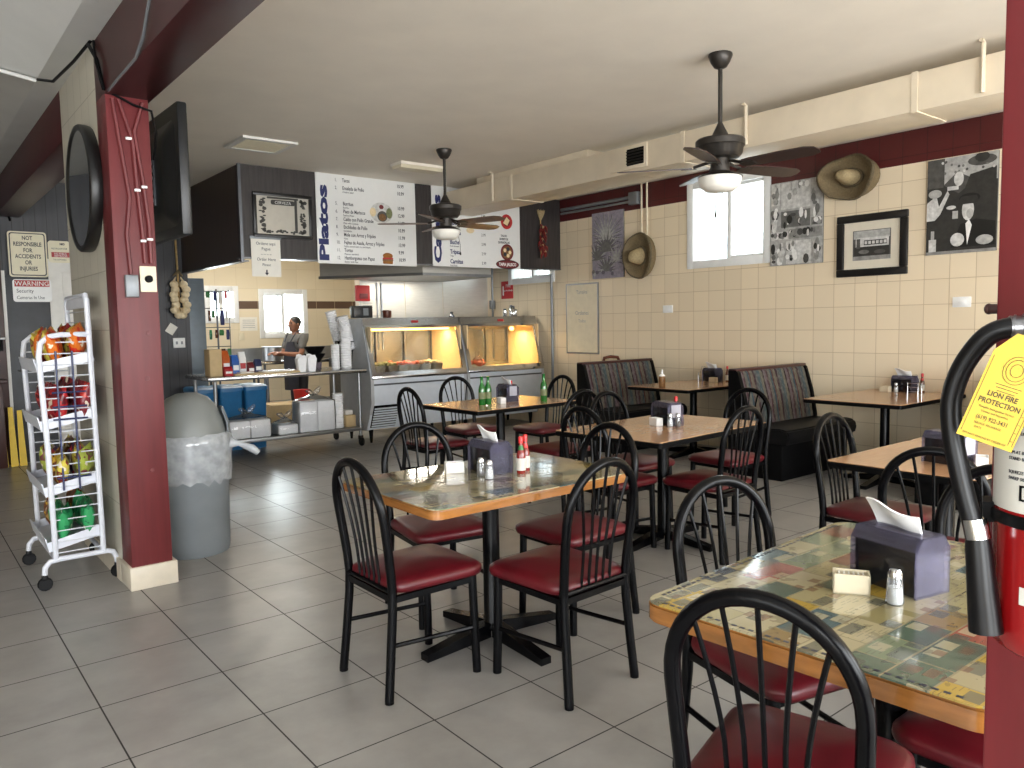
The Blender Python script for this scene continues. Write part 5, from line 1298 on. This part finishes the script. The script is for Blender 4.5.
# garlic string, tag and outlet on the black wall
YB = 10.0
t = thing('garlic_string', 'braided string of garlic bulbs on the dark panelled wall', 'garlic string', (2.80, YB-.05, 1.58))
bm = B(); tube(bm, [(0, 0, 0), (.0, 0, .6), (-.005, 0, 1.02)], .012, 6); obj('cord', bm, 'dry_husk', t)
for k in range(14):
    s = -1 if k % 2 else 1; z = .40-.062*(k//2); x = s*(.05+.012*(k % 3)) if k < 12 else s*.025
    bm = B(); ball(bm, (x, -.04-.01*(k % 3), z), (.052, .05, .046), 10); tube(bm, [(x, -.04, z+.03), (x*.5, -.02, z+.09)], [.018, .006], 6); obj('garlic_bulb', bm, 'garlic', t, 60)
bm = B(); tube(bm, [(-.06, -.02, .50), (0, -.03, .56), (.05, -.02, .50)], [.01, .025, .008], 6); obj('husk_bow', bm, 'straw', t)
t = thing('wall_outlet', 'white electric outlet below the garlic string', 'outlet', (2.785, YB, 1.27)); bm = B(); bx(bm, -.07, .07, -.03, 0, -.06, .06, .004); obj('plate', bm, 'white_plastic', t)
bm = B(); [bx(bm, s*.03-.012, s*.03+.012, -.033, -.03, -.018, .018) for s in (-1, 1)]; obj('socket', bm, 'ink_grey', t)
o = tag(obj('paper_tag', box(B(), (0, 0, 0), (.10, .006, .12), Matrix.Rotation(R(35), 3, 'Y')), 'paper'), 'small tilted paper tag above the outlet on the dark wall', 'tag'); o.location = (2.70, YB-.03, 1.44)
# trash bin
t = thing('trash_bin', 'round grey trash bin with a domed lid behind the red column', 'trash bin', (1.47, 5.16, 0)); t.scale = (1.06, 1.06, 1.0)
bm = B(); lathe(bm, [(.20, 0), (.205, .01), (.21, .05), (.222, .70), (.228, .71), (.228, .73), (.21, .73), (.2, .05), (0, .04)], 32); obj('bin_body', bm, 'bin_grey', t)
bm = B(); lathe(bm, [(.215, .725), (.218, .74), (.214, .79), (.196, .87), (.162, .945), (.118, 1.0), (.06, 1.028), (0, 1.032)], 32)
obj('domed_lid', bm, 'bin_lid', t, 50)
bm = B(); rings = []
for i in range(9):
    f = i/8; a0 = R(-35); rings.append([((.2245-.05*max(0, f-.4))*math.cos(a0+R(110)*j/12)*(1.012), (.2245-.05*max(0, f-.4))*math.sin(a0+R(110)*j/12)*1.012, .76+.17*f) for j in range(13)])
q = [[bm.verts.new(p) for p in r_] for r_ in rings]
for i in range(8):
    for j in range(12): bm.faces.new((q[i][j], q[i][j+1], q[i+1][j+1], q[i+1][j]))
gg = bmesh.ops.extrude_face_region(bm, geom=bm.faces[:]); bmesh.ops.scale(bm, vec=(1.03, 1.03, 1), verts=[v for v in gg['geom'] if isinstance(v, bmesh.types.BMVert)])
obj('swing_flap', bm, 'bin_grey', t, 60)
bm = B(); n = 40; rr = random.Random(12); rings = []
for z, r_ in ((.47, .228), (.53, .236), (.60, .240), (.67, .243), (.72, .246), (.76, .238), (.775, .228)):
    rings.append([((r_+rr.uniform(-.004, .006))*math.cos(2*PI*k/n), (r_+rr.uniform(-.004, .006))*math.sin(2*PI*k/n), z+rr.uniform(-.02, .02)*(1 if z < .5 else .3)) for k in range(n)])
loft(bm, rings, False, False)
tube(bm, [(.20, -.13, .70), (.25, -.15, .69), (.32, -.16, .655), (.36, -.165, .62)], [.04, .015, .026, .02], 8)
obj('liner_bag', bm, 'liner_film', t, 75)

# ------------------------------------------------------------------ snack rack
t = thing('snack_rack', 'white wire snack rack on casters beside the tiled pier', 'display rack', (0, 0, 0))
rx0, rx1, ry0, ry1 = .625, .915, 4.915, 5.54
def side(y):
    bm = B(); r_ = .015
    tube(bm, [(rx1-.02, y, .16), (rx1-.025, y, 1.0), (rx1-.03, y, 1.62)], r_, 8)
    tube(bm, [(rx0+.03, y, .16), (rx0+.025, y, .8), (rx0+.01, y, 1.30), (rx0+.02, y, 1.375), (rx0+.06, y, 1.41), (rx0+.12, y, 1.42), (rx1-.03, y, 1.42)], r_, 8)
    return obj('side_frame', bm, 'rack_white', t)
for y in (ry0, ry1): side(y)
bm = B(); tube(bm, [(rx1-.03, ry0, 1.60), (rx1-.03, ry0+.03, 1.64), (rx1-.03, ry1-.03, 1.64), (rx1-.03, ry1, 1.60)], .015, 8); box(bm, (rx1-.03, (ry0+ry1)/2, 1.60), (.012, ry1-ry0-.03, .06)); obj('top_bar', bm, 'rack_white', t)
for y in (ry0, ry1):
    bm = B()
    tube(bm, [(rx0-.03, y, .09), (rx0-.025, y, .13), (rx0+.0, y, .158), (rx0+.05, y, .165), (rx1, y, .165), (rx1+.03, y, .155), (rx1+.045, y, .12), (rx1+.05, y, .09)], .015, 8)
    f_ = obj('foot_bar', bm, 'rack_white', t)
    for x in (rx0-.03, rx1+.048):
        bm = B(); lathe(bm, [(.034, -.012), (.038, -.007), (.038, .007), (.034, .012)], 14, (0, 0, 0), basis((0, 0, 1), (1, 0, 0), (x, y, .039))); box(bm, (x, y, .075), (.03, .03, .03), None, .006); obj('caster', bm, 'black_rubber', f_)
bm = B(); tube(bm, [(rx0+.03, ry0, .165), (rx0+.03, ry1, .165)], .012, 8); tube(bm, [(rx1-.02, ry0, .165), (rx1-.02, ry1, .165)], .012, 8); obj('cross_bar', bm, 'rack_white', t)
bm = B()
for y in (ry0, ry1):
    z = .2
    while z < 1.40:
        xa = rx0+.03-.02*max(0, (z-.8)/.5); tube(bm, [(xa, y, z), (rx1-.025, y, z)], .0036, 5); z += .062
for z in (1.49, 1.55): tube(bm, [(rx1-.03, ry0, z), (rx1-.03, ry1, z)], .003, 5)
obj('wire_grid', bm, 'wire_white', t)
bm = B()
for y in (ry0-.008,):
    for x in (rx0+.09, rx0+.17): tube(bm, [(x, y, .55), (x, y, 1.33)], .0055, 6)
    for z in (1.10, 1.02, .95, .62): tube(bm, [(rx0+.06, y, z), (rx1-.06, y, z)], .0055, 6)
obj('hook_strip', bm, 'wire_blue', t)
SH = (1.22, .90, .53, .22)
for z in SH:
    bm = B(); th = R(-12); L = rx1-rx0+.0
    m = T((rx0+rx1)/2-.005, 0, z+.03) @ Matrix.Rotation(th, 4, 'Y')
    def mb(x0, x1, y0, y1, z0, z1): box(bm, tuple(m @ Vector(((x0+x1)/2, (y0+y1)/2, (z0+z1)/2))), (x1-x0, y1-y0, z1-z0), m.to_3x3())
    mb(-L/2, L/2, ry0+.01, ry1-.01, -.004, .0); mb(-L/2, -L/2+.006, ry0+.01, ry1-.01, 0, .07); mb(-L/2, L/2, ry0+.005, ry0+.010, -.01, .045); mb(-L/2, L/2, ry1-.010, ry1-.005, -.01, .045)
    obj('shelf_tray', bm, 'rack_white', t)
def bagmesh(m):
    bm = B(); n = 6
    prof = [(-.10, 1, .04), (-.088, 1, .06), (-.055, .97, .8), (0, .95, 1), (.055, .97, .8), (.088, 1, .06), (.10, 1, .04)]
    loft(bm, [[(p[0]*w_, p[1]*d_, z) for p in rrect(.135, .065, .025, 3)] for z, w_, d_ in prof]); return obj('snack_bag', bm, m)
protos = {}
rr = random.Random(31)
rows = [(0, ['orange_bag', 'red_bag', 'yellow_bag'], 'orange and red'), (1, ['red_bag', 'dark_red_bag'], 'red'), (2, ['yellow_bag', 'purple_bag', 'brown_bag', 'lime_bag'], 'mixed yellow and purple'), (3, ['green_bag', 'brown_bag', 'green_bag'], 'green')]
RN = ['top', 'second', 'third', 'bottom']
CN = {'orange_bag': 'orange', 'red_bag': 'red', 'yellow_bag': 'yellow', 'dark_red_bag': 'dark red', 'purple_bag': 'purple', 'brown_bag': 'brown', 'lime_bag': 'lime', 'green_bag': 'green'}
for ri_, cols, nm in rows:
    for a in range(8):
        for b_ in range(2):
            c = cols[(a*2+b_*3+a//2) % len(cols)] if ri_ != 3 else ('brown_bag' if a > 4 else 'green_bag')
            if c not in protos: o = protos[c] = bagmesh(c)
            else: o = protos[c].copy(); C.objects.link(o)
            x = rx0+.095+.12*b_; y = ry0+.06+a*.071
            o.location = (x, y, SH[ri_]+.135+.02*(b_)-.0); o.rotation_euler = (R(rr.uniform(-10, 10)), R(-14+rr.uniform(-8, 8)), R(90+rr.uniform(-25, 25)) if ri_ % 2 else R(rr.uniform(-25, 25)+75))
            tag(o, '%s snack bag packed on the %s shelf of the snack rack' % (CN[c], RN[ri_]), 'snack bag', '%s snack bags on the %s rack shelf' % (CN[c], RN[ri_]))

# ------------------------------------------------------------------ far-left wall things
def sign(name, label, x0, x1, z0, z1, y, plate, border=None):
    t = thing(name, label, 'sign', ((x0+x1)/2, y, z0)); w, h = x1-x0, z1-z0
    bm = B(); prism(bm, rrect(w, h, .03, 4, 0, h/2), .006, basis((1, 0, 0), (0, 0, 1), (0, 0, 0))); obj('plate', bm, plate, t)
    if border:
        bm = B(); o_, i_ = rrect(w-.03, h-.03, .025, 4, 0, h/2), rrect(w-.05, h-.05, .02, 4, 0, h/2)
        mx = basis((1, 0, 0), (0, 0, 1), (0, -.0066, 0)); a = [bm.verts.new(mx @ Vector((p[0], p[1], 0))) for p in o_]; b_ = [bm.verts.new(mx @ Vector((p[0], p[1], 0))) for p in i_]
        for k in range(len(a)): bm.faces.new((a[k], a[(k+1) % len(a)], b_[(k+1) % len(a)], b_[k]))
        gg = bmesh.ops.extrude_face_region(bm, geom=bm.faces[:]); bmesh.ops.translate(bm, vec=(0, -.0008, 0), verts=[v for v in gg['geom'] if isinstance(v, bmesh.types.BMVert)])
        obj('border', bm, border, t)
    return t
def sl(bm, s, q, z, **k): return text(bm, s, q, basis((1, 0, 0), (0, 0, 1), (k.pop('x', 0), -.0066, z)), align=k.pop('align', 'CENTER'), **k)
YS = 9.935
t = sign('wall_sign', 'white sign reading not responsible for accidents or injuries', 1.065, 1.43, 2.035, 2.525, YS, 'sign_cream', 'ink_dark')
bm = B()
for k, s in enumerate(('NOT', 'RESPONSIBLE', 'FOR', 'ACCIDENTS', 'OR', 'INJURIES')): sl(bm, s, .062, .40-.066*k, sx=.72, bold=.0012)
obj('lettering', bm, 'ink_dark', t)
t = sign('wall_sign', 'red and white security camera warning sign', 1.085, 1.45, 1.765, 2.01, YS, 'white_plastic')
bm = B(); prism(bm, rect(-.165, .165, .165, .235), .0008, basis((1, 0, 0), (0, 0, 1), (0, -.0062, 0))); obj('red_band', bm, 'sign_red', t)
bm = B(); text(bm, 'WARNING', .07, basis((1, 0, 0), (0, 0, 1), (0, -.0076, .176)), align='CENTER', sx=.95); obj('heading', bm, 'tone7', t)
bm = B(); sl(bm, 'Security', .058, .10, sx=.85, align='LEFT', x=-.15); sl(bm, 'Cameras In Use', .052, .03, sx=.78, align='LEFT', x=-.15); obj('lettering', bm, 'ink_dark', t)
t = sign('wall_sign', 'small cream restroom sign with red blocks above the white door frame', 1.44, 1.66, 2.20, 2.44, YS, 'sign_cream')
bm = B(); prism(bm, rect(-.08, .06, .10, .115), .0008, basis((1, 0, 0), (0, 0, 1), (0, -.0062, 0))); obj('red_band', bm, 'sign_red', t)
bm = B(); sl(bm, 'NO', .03, .195, x=.03, bold=.002); sl(bm, 'RESTROOM FOR', .026, .145, sx=.8); sl(bm, 'TO CUSTOMERS', .022, .025, sx=.8); obj('lettering', bm, 'ink_dark', t)
bm = B(); text(bm, 'NO PUBLIC', .03, basis((1, 0, 0), (0, 0, 1), (.01, -.0076, .088)), align='CENTER', sx=.8); text(bm, 'RESTROOM', .03, basis((1, 0, 0), (0, 0, 1), (.01, -.0076, .063)), align='CENTER', sx=.8); obj('band_lettering', bm, 'tone7', t)
t = thing('wet_floor_sign', 'folded yellow floor sign leaning at the far left wall', 'floor sign', (.955, 9.74, 0))
for k, x in enumerate((-.07, .02, .10)):
    bm = B(); prism(bm, [(-.035, 0), (.035, 0), (.022, .68-.04*k), (-.022, .68-.04*k)], .018, basis((1, 0, 0), (0, .16, 1), (x, .0, 0))); obj('panel', bm, 'yellow_plastic', t)
t = thing('spotlight', 'small chrome spotlight under the dark beam at the far left', 'spotlight', (1.09, 9.93, 2.72))
bm = B(); lathe(bm, [(.02, 0), (.05, .03), (.06, .12), (.05, .125), (0, .1)], 16, (0, 0, 0), Matrix.Rotation(R(70), 4, 'Y')); obj('lamp_head', bm, 'chrome', t)
bm = B(); tube(bm, [(0, .02, .0), (.02, .07, -.08)], .012, 6); obj('arm', bm, 'black_plain', t)
t = thing('wall_shelf', 'small dark shelf at the far left wall', 'shelf', (.82, 9.78, 1.36)); bm = B(); bx(bm, -.12, .15, -.1, .12, 0, .025, .004); obj('board', bm, 'steel_dull', t)
bm = B(); bx(bm, -.10, -.08, -.08, .12, -.12, 0); bx(bm, .10, .12, -.08, .12, -.12, 0); obj('bracket', bm, 'black_plain', t)
o = tag(obj('tool_case', bx(bx(B(), .72, .92, 9.70, 9.85, 1.386, 1.50, .01), .78, .86, 9.76, 9.79, 1.50, 1.53), 'wire_blue'), 'dark blue case on the small shelf at the far left', 'case')
o = tag(obj('red_pail', lathe(B(), [(.09, 0), (.11, .2), (.115, .205), (.1, .2), (.08, .02), (0, .015)], 18), 'ink_red'), 'red pail on the far left, below the small shelf', 'pail'); o.location = (.80, 9.79, .94)
o = tag(obj('pail_stand', bx(bx(B(), .70, .95, 9.66, 9.88, .90, .938, .004), .74, .91, 9.70, 9.88, 0, .90, .004), 'booth_trim'), 'dark brown stand against the far left wall under the red pail', 'stand')

# ------------------------------------------------------------------ fire extinguisher on the right post
t = thing('fire_extinguisher', 'red fire extinguisher with white label hung on the right red post', 'fire extinguisher', (.88, .236, 0))
bm = B(); lathe(bm, [(.052, 1.108), (.062, 1.116), (.064, 1.13), (.064, 1.345), (.058, 1.375), (.036, 1.40), (.018, 1.41), (.018, 1.425)], 32); obj('cylinder', bm, 'fire_red', t, 50)
bm = B(); lathe(bm, [(.0645, 1.252), (.0645, 1.36)], 32); bm.faces.ensure_lookup_table(); obj('paper_label', bm, 'label_white', t, 50)
def cyl_text(bm, s, size, z, ang, sx=1, r_=.0648):
    b2 = B(); text(b2, s, size, Matrix(), sx=sx, align='LEFT', depth=.0002)
    for v in b2.verts:
        a = ang+v.co.x/r_; rr_ = r_+v.co.z; v.co = (rr_*math.cos(a), rr_*math.sin(a), z+v.co.y)
    me = bpy.data.meshes.new('x'); b2.to_mesh(me); b2.free(); bm.from_mesh(me); bpy.data.meshes.remove(me)
A0 = R(140)   # label text starts on the side turned to the room
bm = B()
for s, q, z in (('EXTINGUISHER', .011, 1.349), ('PULL PIN', .006, 1.332), ('HOLD UNIT UPRIGHT', .0045, 1.326), ('AIM AT BASE OF FIRE', .0045, 1.308), ('STAND BACK 8 FEET', .0045, 1.302), ('SQUEEZE LEVER', .0045, 1.289), ('SWEEP SIDE TO SIDE', .0045, 1.283)): cyl_text(bm, s, q, z, A0+(.1 if q < .01 else .3), .9)
for k in range(2): pass
obj('label_lettering', bm, 'ink_dark', t)
bm = B()
def cyl_patch(bm, a0, a1, z0, z1, r_=.0649):
    n_ = 6; va = [bm.verts.new((r_*math.cos(a0+(a1-a0)*k/n_), r_*math.sin(a0+(a1-a0)*k/n_), z0)) for k in range(n_+1)]; vb = [bm.verts.new((r_*math.cos(a0+(a1-a0)*k/n_), r_*math.sin(a0+(a1-a0)*k/n_), z1)) for k in range(n_+1)]
    for k in range(n_): bm.faces.new((va[k], va[k+1], vb[k+1], vb[k]))
for (a0, a1, z0, z1) in ((.30, .34, 1.264, 1.279), (.56, .6, 1.264, 1.279), (.34, .56, 1.277, 1.279), (.34, .56, 1.264, 1.266), (.42, .47, 1.267, 1.275)): cyl_patch(bm, A0+a0, A0+a1, z0, z1)
gg = bmesh.ops.extrude_face_region(bm, geom=bm.faces[:]); bmesh.ops.scale(bm, vec=(1.003, 1.003, 1), verts=[v for v in gg['geom'] if isinstance(v, bmesh.types.BMVert)])
obj('pictogram', bm, 'black_plain', t)
bm = B(); cyl_patch(bm, A0+.55, A0+.75, 1.312, 1.320); cyl_patch(bm, A0+.2, A0+1.4, 1.358, 1.3605)
gg = bmesh.ops.extrude_face_region(bm, geom=bm.faces[:]); bmesh.ops.scale(bm, vec=(1.003, 1.003, 1), verts=[v for v in gg['geom'] if isinstance(v, bmesh.types.BMVert)])
obj('red_mark', bm, 'ink_red', t)
bm = B(); cyl_patch(bm, A0+.35, A0+.85, 1.165, 1.182, .0646); gg = bmesh.ops.extrude_face_region(bm, geom=bm.faces[:]); bmesh.ops.scale(bm, vec=(1.003, 1.003, 1), verts=[v for v in gg['geom'] if isinstance(v, bmesh.types.BMVert)]); obj('lower_label', bm, 'label_white', t)
bm = B(); lathe(bm, [(.0655, 1.237), (.067, 1.238), (.067, 1.248), (.0655, 1.249)], 32); box(bm, (.075, 0, 1.248), (.03, .03, .10)); box(bm, (-.02, .064, 1.243), (.03, .012, .02), Matrix.Rotation(R(20), 3, 'Z')); obj('strap_bracket', bm, 'black_plain', t)
bm = B(); lathe(bm, [(.02, 1.42), (.024, 1.425), (.024, 1.455), (.016, 1.46)], 16); tube(bm, [(0, 0, 1.43), (-.042, .028, 1.431)], .012, 10); obj('valve', bm, 'crimp', t)
bm = B(); box(bm, (.0, -.05, 1.478), (.018, .15, .006), Matrix.Rotation(R(12), 3, 'X'), .002); box(bm, (0, -.04, 1.452), (.016, .10, .006), Matrix.Rotation(R(-6), 3, 'X'), .002); obj('lever', bm, 'black_plain', t)
def rl(p): return (p[0]-.88, p[1]-.006-.236, p[2])
hp = [(.835, .262, 1.427), (.823, .280, 1.427), (.82, .297, 1.420), (.82, .312, 1.402), (.82, .323, 1.380), (.82, .329, 1.355), (.82, .328, 1.330), (.82, .324, 1.305), (.82, .314, 1.262), (.82, .304, 1.228)]
sm = []
for i in range(len(hp)-1):
    p0, p1, p2, p3 = (Vector(hp[max(0, min(len(hp)-1, i+k))]) for k in (-1, 0, 1, 2))
    for j in range(5):
        u = j/5; sm.append(.5*((2*p1)+(p2-p0)*u+(2*p0-5*p1+4*p2-p3)*u*u+(-p0+3*p1-3*p2+p3)*u**3))
sm.append(Vector(hp[-1]))
bm = B(); tube(bm, [rl(p) for p in sm], .0098, 12); obj('hose', bm, 'hose', t, 60)
bm = B(); tube(bm, [rl((.838, .259, 1.427)), rl((.83, .27, 1.427)), rl((.823, .281, 1.427))], .0112, 12)
for k in range(3): tube(bm, [rl((.834-.004*k, .264+.006*k, 1.427)), rl((.8335-.004*k, .266+.006*k, 1.427))], .0121, 12)
obj('hose_ferrule', bm, 'crimp', t, 50)
bm = B(); tube(bm, [rl((.82, .305, 1.240)), rl((.82, .301, 1.221))], .0114, 12); obj('nozzle_ferrule', bm, 'chrome', t, 50)
bm = B(); tube(bm, [rl((.82, .3015, 1.224)), rl((.82, .3005, 1.215)), rl((.82, .296, 1.17)), rl((.82, .2915, 1.130))], [.0105, .0118, .0135, .0152], 16); obj('nozzle', bm, 'hose', t, 50)
# inspection tag
t = thing('inspection_tag', 'yellow inspection tag hanging from the fire extinguisher', 'tag', (.79, .266, 1.368))
# plate in a plane facing the camera, long side tilted
n_ = Vector((-.9, -.38, 0)).normalized(); ey = Vector((0, -.36, .93)); ey = (ey-n_*ey.dot(n_)).normalized(); ex = ey.cross(n_)
ex = ex*.82
TM = Matrix(((ex.x, ey.x, n_.x, 0), (ex.y, ey.y, n_.y, 0), (ex.z, ey.z, n_.z, 0), (0, 0, 0, 1)))
bm = B(); prism(bm, [(-.027, -.049), (.030, -.049), (.030, .040), (.016, .054), (-.012, .054), (-.027, .034)], .0006, TM); obj('card', bm, 'tag_yellow', t)
bm = B()
def tt(s, q, x, y, **k): text(bm, s, q, TM @ T(x, y, .0008), align='CENTER', depth=.0001, **k)
tt('LION FIRE', .0068, .0, -.006, bold=.0002); tt('PROTECTION', .0068, .0, -.0135, bold=.0002); tt('Portable Extinguisher Service', .003, 0, -.0185); tt('License and Inspection', .003, 0, -.0222)
tt('(619) 922-3431', .0055, 0, -.029, sx=.95, bold=.0001); tt('SERVICE  RECHARGE', .003, -.002, -.034); tt('DATE', .003, -.01, -.038); tt('DO NOT REMOVE BY ORDER OF', .003, 0, -.046)
for x in (-.0245, .0235, .0275): prism(bm, rect(x, -.044, x+.0006, .03), .0001, TM @ T(0, 0, .0007))
for k in range(8): prism(bm, rect(.0245, -.04+.008*k, .027, -.0395+.008*k), .0001, TM @ T(0, 0, .0007))
obj('lettering', bm, 'tag_ink', t)
bm = B(); 
for r_ in (.013, .010, .006):
    ring = [(TM @ Vector((.002+r_*math.cos(2*PI*k/20), .022+r_*math.sin(2*PI*k/20), .0008))) for k in range(20)]; tube(bm, ring, .0003, 4, True)
for k in range(3): prism(bm, rect(-.012+k*.002, .006-.003*k, .014-k*.002, .0066-.003*k), .0001, TM @ T(0, 0, .0007))
obj('seal_print', bm, 'tag_ink', t)
bm = B(); tube(bm, [TM @ Vector((.002, .047, .001)), TM @ Vector((.006, .056, -.006)), Vector((.045, -.03, .075)), Vector((.07, -.032, .075))], .0012, 6); obj('string', bm, 'ink_red', t)
bm = B(); tube(bm, [(.99, .330, 1.446), (.99, .350, 1.446)], .006, 10); ball(bm, (.99, .352, 1.446), (.0065, .005, .0065), 10)
tag(obj('peg', bm, 'booth_trim'), 'short dark peg sticking out of the right red post', 'peg')

# ------------------------------------------------------------------ light
w = bpy.data.worlds.new('world'); S.world = w; w.use_nodes = True
wt = w.node_tree; bg = wt.nodes['Background']
sky = wt.nodes.new('ShaderNodeTexSky'); sky.sky_type = 'HOSEK_WILKIE'; sky.turbidity = 3; sky.sun_direction = (-.3, -.5, .8)
mx = wt.nodes.new('ShaderNodeMix'); mx.data_type = 'RGBA'; mx.inputs[0].default_value = .75
wt.links.new(sky.outputs[0], mx.inputs[6]); mx.inputs[7].default_value = (.95, .98, 1.0, 1)
wt.links.new(mx.outputs[2], bg.inputs[0]); bg.inputs[1].default_value = 6
DAY = (.95, .98, 1.0)
for yy, e_ in ((5.2, 110), (8.54, 70)):
    area('duct_uplight_fill', (8.75, yy, 1.35), (0, R(180-48), 0), 1.4, 2.2, e_, (1, .98, .94))  # added lamps below the sills, lifting the duct underside and ceiling
TL = R(14)
area('storefront_daylight', (-1.9, Y0+.02, 1.5), (R(90)-TL, 0, R(0)), 3.0, 2.0, 150, DAY)
area('storefront_daylight', (1.8, Y0+.02, 1.5), (R(90)-TL, 0, 0), 2.8, 2.0, 150, DAY)
area('storefront_daylight', (5.4, Y0+.02, 1.7), (R(90)-TL, 0, 0), 2.8, 1.6, 120, DAY)
area('west_fill', (X0+.02, -.5, 1.4), (R(90)-TL, 0, R(-90)), 3.4, 1.8, 14, DAY)  # weak fill added from the left, no known source there
area('kitchen_window_daylight', (5.18, YK+.16, 1.66), (R(90), 0, R(180)), .78, .75, 40, DAY)
area('kitchen_window_daylight', (4.16, YK+.16, 1.8), (R(90), 0, R(180)), .47, .53, 24, DAY)
area('kitchen_fill', (4.2, 10.9, CE-.05), (0, 0, 0), 1.2, .3, 34, (1, .93, .8))  # unseen overhead lamp added to brighten the kitchen
area('steel_panel_fill', (5.75, 8.85, 2.04), (0, 0, 0), .8, .2, 14, (1, .93, .8))  # lamp added under the hood to brighten the stainless panels

S.view_settings.view_transform = 'Standard'; S.view_settings.look = 'None'; S.view_settings.gamma = 1; S.view_settings.exposure = .5
S.view_settings.use_curve_mapping = False
S.cycles.use_denoising = True
S.cycles.max_bounces = 8; S.cycles.transparent_max_bounces = 16; S.cycles.caustics_reflective = False; S.cycles.caustics_refractive = False
S.cycles.sample_clamp_indirect = 6
